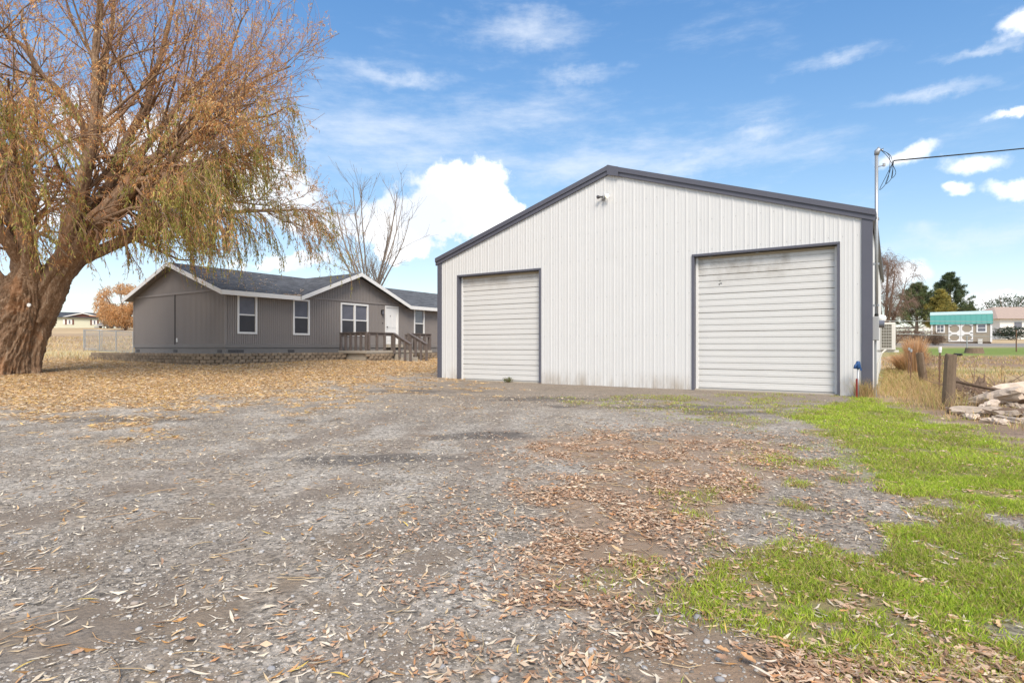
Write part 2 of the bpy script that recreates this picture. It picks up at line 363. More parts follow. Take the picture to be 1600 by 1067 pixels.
def lane(pts, w):
    P = poly(pts); d = np.full(X.shape, 1e9)
    for a, b in zip(P[:-1], P[1:]):
        e = b - a; t = np.clip(((X - a[0]) * e[0] + (Y - a[1]) * e[1]) / (e @ e), 0, 1); d = np.minimum(d, np.hypot(X - a[0] - t * e[0], Y - a[1] - t * e[1]))
    return sstep(w - d + (nB - .5) * .5 + (nA - .5) * .5, -.1, .25)
lanes = np.maximum.reduce([lane([(40, 1060), (330, 870), (520, 760), (640, 690), (740, 625)], .22), lane([(560, 1060), (640, 880), (720, 750), (770, 680), (800, 620)], .24), lane([(0, 820), (300, 730), (520, 680), (640, 640)], .3)])
C = lerp(C, A((.215, .175, .14)), lanes * .6); grav -= lanes * .35
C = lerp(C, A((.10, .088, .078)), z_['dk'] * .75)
C = lerp(C, A((.31, .215, .145)), np.maximum(z_['br'] * .75, z_['lt'] * .0)); C = lerp(C, A((.48, .33, .18)), z_['lt'] * .85)
C = lerp(C, A((.24, .20, .09)), z_['sp'] * .8); gcol = lerp(A((.20, .21, .05)), A((.27, .22, .10)), sstep(nB, .45, .6)); C = lerp(C, gcol, z_['g'] * .92)
grav = np.clip(grav - z_['br'] * .5 - z_['lt'] * .5 - z_['g'] * .85 - z_['sp'] * .5, 0, 1)
fieldc = lerp(A((.42, .31, .17)), A((.27, .27, .09)), sstep(nC, .42, .62)); C = lerp(C, fieldc, z_['fd']); grav *= 1 - z_['fd']
far = sstep(Y, 24.5, 27) * (1 - (X > -13.5) * (X < 4) * (Y < 42)); farc = lerp(A((.54, .41, .24)), A((.42, .30, .17)), sstep(nC, .4, .6))
C = lerp(C, farc, far); grav *= 1 - far
soilm = sstep(pdist(X, Y, poly([(1440, 650), (1480, 620), (1620, 600), (1760, 640), (1760, 715), (1600, 690), (1500, 668)])) + (nB - .5) * .8, -.2, .3); C = lerp(C, A((.25, .175, .12)), soilm * .9)
rim = sstep(pdist(X, Y, poly([(1385, 612), (1395, 632), (1450, 655), (1600, 705), (1800, 770), (1800, 600), (1450, 590)])) + (nB - .5) * .5, -.3, .15) * (1 - z_['g']) * (1 - soilm); C = lerp(C, lerp(A((.42, .31, .17)), A((.28, .20, .12)), sstep(nB, .4, .6)), rim); grav *= 1 - rim
def band(pts, colr, soft, amt=1.0):
    global C
    C = lerp(C, A(colr), sstep(pdist(X, Y, poly(pts)) + (nC - .5) * soft * 2, -soft, soft) * amt)
band([(1385, 572), (1720, 574), (1720, 557), (1400, 557)], (.25, .17, .115), 1.0, .9)
band([(1385, 556), (1720, 556), (1720, 543.5), (1385, 543.5)], (.17, .23, .045), 1.2)
band([(1385, 542), (1720, 542), (1720, 536), (1385, 536)], (.23, .22, .21), .8)
band([(-200, 557), (225, 557), (225, 548), (-200, 548)], (.52, .43, .21), 1.0, .8)
band([(-200, 536), (225, 536), (225, 521), (-200, 521)], (.36, .25, .16), 2.0, .7)
i = np.arange(len(gy) - 1)[:, None] * len(gx) + np.arange(len(gx) - 1)[None]
F = np.stack([i, i + 1, i + 1 + len(gx), i + len(gx)], -1).reshape(-1, 4)
ground = link('ground', new_mesh('ground', np.stack([X, Y, Z], -1), F, np.concatenate([C, grav[..., None]], -1).reshape(-1, 4), True), m_ground)
ground['kind'] = 'structure'

# ------------------------------------------------------------------ ribbed sheets shared by the garage and the house
def sheets(parent, name, x0, x1, width, prof, top, bottom, openings, material, y0=0.0, sgn=-1):
    """vertical sheets side by side; prof = [(dx, proud)] over one sheet; openings = [(xa, xb, za, zb)]"""
    out = []; xs = x0
    while xs < x1 - 1e-4:
        xe = min(xs + width, x1); pts = [(xs + d, h) for d, h in prof if xs + d < xe - 1e-4]
        px_ = np.array([p for p, _ in pts] + [xs + prof[-1][0]]); ph = np.array([h for _, h in pts] + [prof[-1][1]])
        br = sorted(set([round(p, 5) for p, _ in pts] + [round(xe, 5)] + [round(e, 5) for o in openings for e in o[:2] if xs < e < xe] + [round(k, 5) for k in KINKS if xs < k < xe]))
        mb = MB(); lowb = MB(); allcut = all(any(o[0] - 1e-4 < (a + b) / 2 < o[1] + 1e-4 and o[2] > bottom + .01 for o in openings) for a, b in zip(br[:-1], br[1:]) if b - a > 1e-5)
        for a, b in zip(br[:-1], br[1:]):
            if b - a < 1e-5: continue
            ha, hb = np.interp(a, px_, ph), np.interp(b, px_, ph); mid = (a + b) / 2; spans = [(bottom, None)]
            for xa, xb, za, zb in openings:
                if xa - 1e-4 < mid < xb + 1e-4:
                    spans = ([(bottom, za)] if za > bottom + .01 else []) + [(zb, None)]
            for lo, hi in spans:
                ta, tb = (top(a), top(b)) if hi is None else (hi, hi)
                if min(ta, tb) <= lo + .002: continue
                (lowb if allcut and hi is not None else mb).quad((a, y0 + sgn * ha, lo), (b, y0 + sgn * hb, lo), (b, y0 + sgn * hb, tb), (a, y0 + sgn * ha, ta))
        for q_ in (mb, lowb):
            if q_.f: out.append(q_.build(name, material, parent))
        xs = xe
    return out

# ------------------------------------------------------------------ garage
GW, GE, GR, GD = 13.16, 4.28, 6.42, 16.0
KINKS = [GW / 2]
D1, D2, DH = (.90, 4.20), (9.08, 12.50), 3.62
def gtop(x): return GE + (GR - GE) * (1 - abs(x - GW / 2) / (GW / 2))
garage = thing('garage', 'large off-white ribbed metal garage with charcoal trim and two overhead doors', 'garage', M_=MG)
ribp = []
for k in range(3):
    b = k * .3048; ribp += [(b + .0, 0), (b + .02, .011), (b + .045, .011), (b + .065, 0), (b + .135, 0), (b + .142, .006), (b + .152, .006), (b + .16, 0), (b + .215, 0), (b + .222, .006), (b + .232, .006), (b + .24, 0)]
ribp.append((.9144, 0))
fw = MB().box(.02, GW - .02, .16, .18, 0, .02).build('front_wall', m_white_metal, garage)
sheets(fw, 'wall_panel', .0, GW, .9144, ribp, gtop, .0, [(D1[0], D1[1], -1, DH), (D2[0], D2[1], -1, DH)], m_white_metal)
KINKS = []
sw = MB().box(GW - .18, GW - .16, .1, GD, 0, .02).build('side_wall', m_white_metal, garage)
for o in sheets(sw, 'wall_panel', 0, GD, .9144, ribp, lambda x: GE, .0, [], m_white_metal):
    for v in o.data.vertices: x_, y_, zz = v.co; v.co = (GW - y_, x_, zz)
MB().quad((0, 0, -.3), (0, GD, -.3), (0, GD, GE), (0, 0, GE)).quad((0, GD, -.3), (GW, GD, -.3), (GW, GD, GE), (GW / 2, GD, GR), (0, GD, GE)).build('rear_wall', m_white_metal, garage)
MB().box(.05, GW - .05, .05, GD - .05, -.25, .03).build('floor_slab', m_concrete, garage)
rf = MB()
sl_ = (GR - GE) / (GW / 2); o_ = .10
for s in (0, 1):
    f = (lambda x: x) if s == 0 else (lambda x: GW - x)
    a, b = -o_, GW / 2; za, zb = GE - o_ * sl_ + .05, GR + .05
    V = [(f(a), -.07, za), (f(b), -.07, zb), (f(b), GD + .1, zb), (f(a), GD + .1, za)]
    rf.prism(V if s == 0 else V[::-1], (0, 0, .05))
rf.build('roof', m_trim_dark, garage)
MB().prism([(GW / 2 - .28, -.075, GR + .02), (GW / 2 + .28, -.075, GR + .02), (GW / 2, -.075, GR + .125)], (0, GD + .2, 0)).build('ridge_cap', m_trim_dark, garage)
for s in (0, 1):                                   # two-step rake trim along each slope
    f = (lambda x: x) if s == 0 else (lambda x: GW - x)
    for off, h, dep, nm in ((.035, .14, .105, 'rake_trim'), (-.095, .12, .07, 'rake_trim')):
        a, b = -.11, GW / 2
        q = [(f(a), -dep, GE - .11 * sl_ + off - h / 2), (f(b), -dep, GR + off - h / 2), (f(b), -dep, GR + off + h / 2), (f(a), -dep, GE - .11 * sl_ + off + h / 2)]
        MB().prism(q, (0, dep - .004, 0)).build(nm, m_trim_dark, garage)
MB().prism([(GW / 2 - .02, -.112, GR - .17), (GW / 2 + .34, -.112, GR - .275), (GW / 2 + .34, -.112, GR + .0), (GW / 2 - .02, -.112, GR + .115)], (0, .006, 0)).build('apex_plate', m_trim_dark, garage)
MB().box(-.05, .13, -.045, .1, -.1, GE - .03).build('corner_trim', m_trim_dark, garage, .006)
MB().box(GW - .17, GW + .05, -.045, .16, -.1, GE - .03).build('corner_trim', m_trim_dark, garage, .006)
MB().box(GW + .03, GW + .13, -.05, GD, GE - .10, GE + .02).build('eave_trim', m_trim_dark, garage, .004)
scr = MB()
for kz in (.35, 1.5, 2.65, 3.8, 4.6, 5.4):
    for kx in np.arange(.11, GW, .3048):
        if kz < gtop(kx) - .15 and not any(d[0] - .12 < kx < d[1] + .12 and kz < DH + .15 for d in (D1, D2)):
            scr.box(kx - .007, kx + .007, -.009, .002, kz - .007, kz + .007)
sc_o = scr.build('screws', m_grey_box, fw); sc_o['kind'] = 'stuff'
def garage_door(d, mt, label):
    xa, xb = d; inset = .17
    g = MB().box(xa, xb, inset + .06, inset + .08, .02, DH).build('garage_door', mt, garage); g['label'] = label
    n = 7; h = (DH - .06) / n
    pr = []
    for r in range(3):
        b = r * h / 3; e = h / 3
        pr += [(b + .004, .0), (b + .016, .016), (b + e * .52, .016), (b + e * .56, .009), (b + e * .90, .009), (b + e - .006, .0)]
    mb = MB()
    for (z0, p0), (z1, p1) in zip(pr[:-1], pr[1:]):
        mb.quad((0, -p0, z0), (xb - xa - .12, -p0, z0), (xb - xa - .12, -p1, z1), (0, -p1, z1))
    mb.quad((0, .03, 0.004), (xb - xa - .12, .03, .004), (xb - xa - .12, 0, .004), (0, 0, .004))
    me = new_mesh('door_panel', mb.v, mb.f)
    for k in range(n):
        o = link('door_panel', me, mt, g); o.location = (xa + .06, inset, .055 + k * h)
    MB().box(xa + .06, xb - .06, inset - .012, inset + .03, .012, .054).build('bottom_seal', m_grey_box, g)
    MB().box(xa + .012, xa + .075, inset - .03, inset + .05, .0, DH - .015).build('weather_strip', m_white_paint, g)
    MB().box(xb - .075, xb - .012, inset - .03, inset + .05, .0, DH - .015).build('weather_strip', m_white_paint, g)
    MB().box(xa + .08, xb - .08, inset - .03, inset + .05, DH - .075, DH - .012).build('weather_strip', mat('tan_strip', (.40, .34, .25), .8), g)
    for x0_, x1_ in ((xa - .05, xa + .01), (xb - .01, xb + .05)):
        MB().box(x0_, x1_, -.042, inset + .05, -.02, DH + .0).build('door_jamb', m_trim_dark, g, .004)
    MB().box(xa - .05, xb + .05, -.046, inset + .05, DH + .002, DH + .062).build('door_header', m_trim_dark, g, .004)
    return g
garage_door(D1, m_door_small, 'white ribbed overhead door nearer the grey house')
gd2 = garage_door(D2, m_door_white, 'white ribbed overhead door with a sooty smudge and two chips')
mb = MB()
for sx_, sz_, w_, h_ in ((9.72, 2.93, .022, .03), (9.73, 2.86, .05, .022), (9.70, 2.82, .018, .05)): mb.box(sx_, sx_ + w_, .150, .153, sz_, sz_ + h_)
pc_ = mb.build('paint_chip', m_black, gd2); pc_['kind'] = 'stuff'
m_bulb = bpy.data.materials.new('lamp_glow'); m_bulb.use_nodes = True
bb = m_bulb.node_tree.nodes['Principled BSDF']; bb.inputs['Base Color'].default_value = (.9, .8, .55, 1); bb.inputs['Emission Color'].default_value = (1, .82, .5, 1); bb.inputs['Emission Strength'].default_value = 4.0
fl = thing('flood_light', 'twin headed security flood light glowing under the garage gable peak', 'light', M_=MG @ Matrix.Translation((6.44, -.03, 5.62)))
MB().box(-.06, .06, -.03, .0, -.06, .06).build('base_plate', m_grey_box, fl, .01)
for s in (-1, 1):
    h_ = MB().tube([(s * .02, -.03, 0), (s * .09, -.08, .0), (s * .15, -.13, -.01)], [.018, .03, .06], 10).build('lamp_head', m_white_paint if s > 0 else m_vent, fl, smooth_=True)
    MB().tube([(s * .15, -.135, -.012), (s * .155, -.145, -.016)], [.056, .04], 10).build('lens', m_bulb if s > 0 else m_glass, h_)
MB().tube([(0, -.03, -.05), (0, -.06, -.09), (0, -.07, -.12)], [.02, .03, .02], 8).build('sensor', m_vent, fl)

# mast, meter, conduit and heat pump on the garage's side wall
def gp(x, y, z): return MG @ Vector((x, y, z))
mast = thing('service_mast', 'tall galvanised electric service mast clamped to the garage corner', 'mast', M_=MG @ Matrix.Translation((GW + .12, .28, 0)))
MB().tube([(0, 0, 1.75), (0, 0, 5.72)], .037, 12).build('pipe', m_galv, mast, smooth_=True)
MB().tube([(0, 0, 5.70), (.01, 0, 5.77), (.06, 0, 5.83), (.13, 0, 5.80)], [.05, .065, .06, .04], 10).build('weather_head', m_galv, mast, smooth_=True)
for zz in (4.16, 2.12, 3.1): MB().box(-.07, .055, -.03, .03, zz, zz + .05).build('clamp', m_galv, mast)
MB().tube([(-.04, 0, 5.42), (.16, -.02, 5.42)], .012, 6).build('insulator_bracket', m_galv, mast)
MB().tube([(.15, -.02, 5.40), (.15, -.02, 5.47)], .03, 8).build('insulator', m_grey_box, mast)
mt = thing('electric_meter', 'grey steel electric meter box below the service mast', 'meter', M_=MG @ Matrix.Translation((GW + .03, .12, 1.32)))
MB().box(0, .14, 0, .32, 0, .56).build('box', m_grey_box, mt, .01)
MB().tube([(.14, .16, .38), (.25, .16, .38)], .085, 14).build('meter_dial', m_glass, mt)
MB().tube([(.07, .16, 0), (.07, .16, -1.36)], .024, 8).build('conduit', m_galv, mt)
MB().tube([(.09, .16, .54), (.09, .16, .62)], .045, 10).build('hub', m_black, mt)
drop = thing('service_wire', 'black overhead service wire running from the mast out past the yard', 'wire')
A0 = mast.matrix_world @ Vector((.34, -.06, 5.49)); B0 = Vector((42, 21, 11.9)); pts = []
for k in range(25):
    t = k / 24; p = A0.lerp(B0, t); pts.append((p.x, p.y, p.z - 1.5 * t * (1 - t)))
drop.location = A0; pts = [tuple(Vector(p) - A0) for p in pts]
MB().tube(pts, .016, 6).build('wire', m_black, drop)
for k, (sx_, dz) in enumerate(((.0, -.62), (.03, -.5), (-.03, -.38))):
    w0 = mast.matrix_world @ Vector((.10, .02 * k - .02, 5.79)) - A0
    low = mast.matrix_world @ Vector((.06 + .12 * k, .01, 5.49 + dz)) - A0; mid = mast.matrix_world @ Vector((.26 + sx_, 0, 5.60)) - A0
    P = [w0, mid, low.lerp(mid, .3) + Vector((.12, 0, 0)), low, (low + Vector((0, 0, 0))).lerp(Vector((0, 0, 0)), .55), Vector((0, 0, 0))]
    P = [np.array(p) for p in P]; S = []
    for a in range(len(P) - 1):
        p0, p1, p2, p3 = P[max(a - 1, 0)], P[a], P[a + 1], P[min(a + 2, len(P) - 1)]
        for t in np.linspace(0, 1, 6, endpoint=False): S.append(.5 * (2 * p1 + (p2 - p0) * t + (2 * p0 - 5 * p1 + 4 * p2 - p3) * t * t + (3 * p1 - p0 - 3 * p2 + p3) * t ** 3))
    MB().tube(S + [P[-1]], .0065, 5).build('drip_loop', m_black, drop)
ac = thing('heat_pump', 'cream heat pump unit with side grille hung on the garage wall', 'heat pump', M_=MG @ Matrix.Translation((GW + .09, 3.7, 1.0)))
MB().box(.05, .42, 0, .85, .08, .86).build('casing', m_ac, ac, .015)
cg = MB().box(.09, .33, -.006, .0, .14, .81).build('coil', m_grille, ac)
gb = MB()
for k in range(7): gb.box(.09 + k * .04 - .003, .09 + k * .04 + .003, -.018, -.007, .13, .82)
for k in range(9): gb.box(.085, .335, -.022, -.0185, .14 + k * .0837 - .004, .14 + k * .0837 + .004)
gb.build('coil_guard', m_ac, cg)
fan = MB().tube([(.425, .33, .47), (.44, .33, .47)], .27, 20).build('fan_grille', m_grille, ac)
for yy in (.1, .7): MB().box(-.06, .5, yy, yy + .05, .02, .075).build('bracket', m_ac, ac)
MB().tube([(.2, .02, .1), (.1, -.05, .0), (.0, -.06, -.3), (-.02, -.06, -.9)], .022, 7).build('line_set', m_ac, ac)
wl_ = thing('wall_hood', 'small white dome fixture on garage side wall above the heat pump', 'light', M_=MG @ Matrix.Translation((GW + .02, 4.6, 2.02)))  # round white vent hood built as a dome, no lamp in it
MB().box(.0, .06, -.06, .06, -.08, .08).build('back_plate', m_grey_box, wl_)
MB().tube([(.06, 0, 0), (.16, 0, 0), (.24, 0, 0), (.27, 0, 0)], [.09, .11, .09, .03], 12).build('dome', m_white_paint, wl_, smooth_=True)
hx, hy = 12.93, -.30; hp = gp(hx, hy, 0)
hyd = thing('yard_hydrant', 'blue headed frost free yard hydrant in front of garage corner', 'hydrant', (hp.x, hp.y, gzf(hp.x, hp.y)))
MB().tube([(0, 0, -.05), (0, 0, .68)], .021, 10).build('standpipe', m_galv, hyd, smooth_=True)
MB().tube([(0, 0, .66), (0, 0, .70), (0, 0, .80), (0, 0, .84)], [.035, .05, .05, .03], 10).build('head', m_blue, hyd, smooth_=True)
MB().tube([(-.03, -.02, .78), (-.10, -.06, .74), (-.115, -.065, .67)], [.028, .026, .03], 8).build('spout', m_blue, hyd, smooth_=True)
MB().beam((.02, 0, .83), (.07, .0, .62), .02, .03).build('lever', m_blue, hyd)
stk = thing('marker_stake', 'short dark red metal stake standing beside the yard hydrant', 'stake', (hp.x - .09, hp.y - .1, gzf(hp.x, hp.y)))
MB().beam((0, 0, -.05), (.0, 0, .44), .035, .012, (0, 1, 0)).build('blade', m_red, stk); MB().beam((0, -.012, -.05), (0, -.012, .44), .01, .012, (0, 1, 0)).build('rib', m_red, stk)

# ------------------------------------------------------------------ house
HL, HW, Z0, ZT, ZE, ZR = 19.0, 8.05, 1.28, 1.15, 3.56, 4.92
house = thing('house', 'low taupe grooved-siding house with white trim and dark shingle roof', 'house', M_=MH)
OV = .38; PIT = (ZR - ZE) / (HW / 2)
grp = []
for k in range(12): grp += [(k * .1016, .022), (k * .1016 + .072, .022), (k * .1016 + .076, 0), (k * .1016 + .098, 0)]
grp.append((1.2192, .022))
W = [(.51, 1.43, 1.74, 3.43, 1), (3.25, 4.17, 1.74, 3.43, 1), (6.03, 7.88, 1.74, 3.43, 2), (11.40, 12.30, 1.74, 3.43, 1), (15.2, 16.1, 1.74, 3.43, 1)]
DR = (9.10, 10.12, 1.34, 3.46)
ops = [(a + .05, b - .05, c + .05, d - .05) for a, b, c, d, _ in W] + [(DR[0] + .05, DR[1] - .05, 1.0, DR[3] - .05)]
CG0, CG1, CGM = 3.5, 10.6, 7.05
KINKS = [CG0, CG1, CGM]
hf = MB().box(.02, HL, .12, .14, .5, .6).build('front_wall', m_siding, house)
sheets(hf, 'siding_panel', 0, HL, 1.2192, grp, lambda x: ZE - .02, Z0, ops, m_siding)
cgtop = lambda x: ZE + max(0, (1 - abs(x - CGM) / (CGM - CG0))) * (ZR - ZE) - .02
sheets(hf, 'gable_panel', CG0, CG1, 1.2192, grp, cgtop, ZE - .0, [], m_siding, y0=-.02)
MB().box(CG0 - .1, CG1 + .1, -.055, -.0, ZE - .06, ZE + .03).build('gable_band', m_siding, hf)
KINKS = [HW / 2]
he = MB().box(.12, .14, .02, HW, .5, .6).build('end_wall', m_siding, house)
etop = lambda y: ZE + (1 - abs(y - HW / 2) / (HW / 2)) * (ZR - ZE) - .03
for zlo, zf, nm, yy in ((Z0, lambda y: min(etop(y), ZE + .05), 'siding_panel', 0), (ZE + .05, etop, 'gable_panel', -.02)):
    for o in sheets(he, nm, 0, HW, 1.2192, grp, zf, zlo, [], m_siding, y0=yy):
        for v in o.data.vertices: x_, y_, zz = v.co; v.co = (y_, x_, zz)
        o.data.flip_normals()
MB().box(-.055, .0, .0, HW, ZE + .0, ZE + .09).build('gable_band', m_siding, he)
MB().box(-.045, -.002, 4.02, 4.09, Z0, ZE).build('seam_batten', mat('seam_dark', (.075, .07, .07), .8), he)
MB().quad((HL, 0, .5), (HL, HW, .5), (HL, HW, ZE), (HL, HW / 2, ZR), (HL, 0, ZE)).quad((0, HW, .5), (HL, HW, .5), (HL, HW, ZE), (0, HW, ZE)).build('rear_wall', m_siding, house)
MB().box(-.04, .05, -.04, .05, Z0, ZE - .03).build('corner_board', m_siding, house)
MB().box(-.04, .04, HW - .04, HW + .04, Z0, ZE - .03).build('corner_board', m_siding, house)
sk = MB().box(.0, HL, .0, .05, .45, ZT).box(.0, .05, .05, HW, .45, ZT).build('skirting', m_skirt, house)
MB().box(-.035, HL, -.035, .02, ZT, Z0 + .02).build('trim_band', m_skirt, house); MB().box(-.035, .02, .02, HW, ZT, Z0 + .02).build('trim_band', m_skirt, house)
for vx in (.12, .48, 3.0, 6.2):
    v_ = MB().box(vx, vx + .34, -.012, -.001, .93, 1.06).build('skirt_vent', m_vent, sk)
for vy in (.25, 3.9, 7.5): MB().box(-.012, -.001, vy, vy + .34, .93, 1.06).build('skirt_vent', m_vent, sk)
MB().box(-.06, -.0, 3.82, 3.90, 1.40, 1.58).build('spigot_cover', m_white_paint, house)
m_panel_pale = mat('screen_pane', (.055, .055, .062), .35, .25, .8, 3)
def window(par, a, b, c, d, n):
    w = MB().box(a, b, -.05, .06, d - .085, d).box(a, b, -.05, .06, c, c + .085).box(a, a + .085, -.05, .06, c + .085, d - .085).box(b - .085, b, -.05, .06, c + .085, d - .085).build('window', m_white_paint, par)
    cells = [(a + .085, b - .085)] if n == 1 else [(a + .085, (a + b) / 2 - .055), ((a + b) / 2 + .055, b - .085)]
    if n == 2: MB().box((a + b) / 2 - .055, (a + b) / 2 + .055, -.045, .055, c + .085, d - .085).build('mullion', m_white_paint, w)
    mid = (c + d) / 2 - .02
    for x0, x1 in cells:
        MB().box(x0, x1, -.025, .05, mid - .03, mid + .03).build('meeting_rail', m_white_paint, w)
        MB().box(x0, x1, .012, .02, mid + .03, d - .085).build('pane', m_glass, w); MB().box(x0, x1, .004, .012, c + .085, mid - .03).build('pane', m_panel_pale, w)
    return w
for a, b, c, d, n in W: window(house, a, b, c, d, n)
dr = MB().box(DR[0] + .08, DR[1] - .08, .0, .04, DR[2], DR[3] - .08).build('front_door', m_white_paint, house)
for x0, x1, z0, z1 in ((.16, .44, .2, .75), (.58, .86, .2, .75), (.16, .44, .92, 1.9), (.58, .86, .92, 1.9)):
    MB().box(DR[0] + x0, DR[0] + x1, -.012, .0, DR[2] + z0, DR[2] + z1).build('raised_panel', m_white_paint, dr, .005)
MB().box(DR[0], DR[1], -.05, .05, DR[3] - .08, DR[3]).box(DR[0], DR[0] + .08, -.05, .05, DR[2], DR[3] - .08).box(DR[1] - .08, DR[1], -.05, .05, DR[2], DR[3] - .08).build('door_frame', m_white_paint, house)
MB().tube([(DR[0] + .16, 0, DR[2] + .95), (DR[0] + .16, -.06, DR[2] + .95)], [.02, .035], 8).build('door_knob', m_vent, dr)
MB().box(DR[0] + .40, DR[0] + .43, -.02, -.012, DR[2] + 1.52, DR[2] + 1.60).build('peep_hole', m_black, dr)
MB().box(DR[0] - .05, DR[1] + .05, -.35, .0, 1.16, 1.33).build('door_step', m_concrete, house)
ln = MB().box(8.80, 8.92, -.05, -.013, 2.98, 3.2).build('porch_lantern', m_black, house); MB().box(8.81, 8.91, -.17, -.055, 3.17, 3.21).build('lantern_roof', m_black, ln); MB().box(8.825, 8.895, -.155, -.07, 2.97, 3.165).build('lantern_glass', m_glass, ln); MB().box(8.815, 8.905, -.165, -.06, 2.94, 2.965).build('lantern_base', m_black, ln)
MB().box(8.90, 8.95, -.03, -.013, 2.45, 2.52).build('doorbell', m_black, house)

# roof: slabs, then shingle tabs laid in courses
def shingles(parent, O, e1, e2, L1, L2, inside=None):
    nrm = e1.cross(e2).normalized(); V = []; Cc = []
    nr = int(L2 / .143) + 1
    for r in range(nr):
        n = int(L1 / .32) + 2; off = (r % 2) * .16 + .05 * math.sin(r * 2.3)
        for k in range(n):
            x0 = max(0, k * .32 - off); x1 = min(L1, (k + 1) * .32 - off - .006)
            if x1 - x0 < .03: continue
            y0 = r * .143; y1 = min(L2, y0 + .15)
            if inside and not inside((x0 + x1) / 2, (y0 + y1) / 2): continue
            h = .016 + .006 * rng.random()
            a, b = O + e1 * x0 + e2 * y0, O + e1 * x1 + e2 * y0; c, d = O + e1 * x1 + e2 * y1, O + e1 * x0 + e2 * y1
            V += [a, b, a + nrm * h, b + nrm * h, c + nrm * .004, d + nrm * .004]
            g = .75 + .5 * rng.random(); Cc += [(.125 * g, .135 * g, .155 * g)] * 6
    V = np.array([tuple(v) for v in V]); m = len(V) // 6; b = np.arange(m)[:, None] * 6
    F = np.concatenate([b + np.array([[0, 1, 3, 2]]), b + np.array([[2, 3, 4, 5]])])
    o = link('shingle_courses', new_mesh('shingle_courses', V, F, np.array(Cc)), m_shingle, parent); o['kind'] = 'stuff'
zed = ZE - OV * PIT + .09; zrd = ZR + .09
rfh = MB()
zy = lambda y_: zed + (y_ + OV) / (HW / 2 + OV) * (zrd - zed) - .02
for a_, b_, y_ in ((-OV, CG0 - .1, -OV), (CG0 - .1, CG1 + .1, .03), (CG1 + .1, HL + OV, -OV)): rfh.prism([(a_, y_, zy(y_)), (b_, y_, zy(y_)), (b_, HW / 2, zy(HW / 2)), (a_, HW / 2, zy(HW / 2))], (0, 0, -.07))
rfh.prism([(HL + OV, HW + OV, zed - .02), (-OV, HW + OV, zed - .02), (-OV, HW / 2 + .002, zrd - .02), (HL + OV, HW / 2 + .002, zrd - .02)], (0, 0, -.07))
rfh = rfh.build('roof', m_roof_dark, house)
e2 = Vector((0, HW / 2 + OV, zrd - zed)); L2 = e2.length; e2.normalize()
def main_in(x, y):
    xx = x - OV; yy = y / L2 * (HW / 2 + OV) - OV
    zm = zed + y / L2 * (zrd - zed); zc = zrd - abs(xx - CGM) * PC
    return zm >= zc - .03
PC = (zrd - zed) / (CGM - CG0 + .1)
shingles(rfh, Vector((-OV, -OV, zed)), Vector((1, 0, 0)), e2, HL + 2 * OV, L2, main_in)
e2b = Vector((0, -(HW / 2 + OV), zrd - zed)).normalized()
shingles(rfh, Vector((HL + OV, HW + OV, zed)), Vector((-1, 0, 0)), e2b, HL + 2 * OV, L2)
YF = -OV - .06; half = CGM - CG0 + .1
for s in (-1, 1):
    ee = Vector((-s * half, 0, zrd - zed)); Lc = ee.length; ee.normalize(); run = HW / 2 - YF
    tri = [(CGM + s * half, YF, zed + .005), (CGM, YF, zrd + .005), (CGM, HW / 2, zrd + .005)]
    cr = MB().prism(tri if s < 0 else tri[::-1], (0, 0, -.06)).build('cross_roof', m_roof_dark, house)
    if s < 0: shingles(cr, Vector((CGM - half, HW / 2, zed + .008)), Vector((0, -1, 0)), ee, run, Lc, lambda x, y: y / Lc > (run - x) * 0 + (x < 0) + 0 and (1 - x / run) <= y / Lc + .02)
    else: shingles(cr, Vector((CGM + half, YF, zed + .008)), Vector((0, 1, 0)), ee, run, Lc, lambda x, y: x / run <= y / Lc + .02)
FZ = .19
def fascia(p0, p1): 
    MB().prism([p0, p1, (p1[0], p1[1], p1[2] - FZ), (p0[0], p0[1], p0[2] - FZ)], (0, -.03, 0)).build('fascia', m_white_paint, house)
fascia((-OV, -OV, zed + .01), (CGM - half, -OV, zed + .01)); fascia((CGM + half, -OV, zed + .01), (HL + OV, -OV, zed + .01))
fascia((CGM - half, YF, zed + .01), (CGM, YF, zrd + .01)); fascia((CGM, YF, zrd + .01), (CGM + half, YF, zed + .01))
for ya, yb, za, zb in ((-OV, HW / 2, zed, zrd), (HW / 2, HW + OV, zrd, zed)):
    MB().prism([(-OV, ya, za + .01), (-OV, yb, zb + .01), (-OV, yb, zb + .01 - FZ), (-OV, ya, za + .01 - FZ)], (-.03, 0, 0)).build('fascia', m_white_paint, house)
    MB().prism([(-OV + .0, ya, za - .09), (-OV, yb, zb - .09), (.05, yb, zb - .09), (.05, ya, za - .09)], (0, 0, -.01)).build('soffit', m_siding, house)
for a_, b_ in ((0, CGM - half), (CGM + half, HL)): MB().box(a_, b_, -OV, .0, zed - FZ + .06, zed - FZ + .07).build('soffit', m_siding, house)
MB().tube([(11.7, 2.6, 4.3), (11.7, 2.6, 4.75)], .04, 8).build('vent_pipe', m_black, rfh)

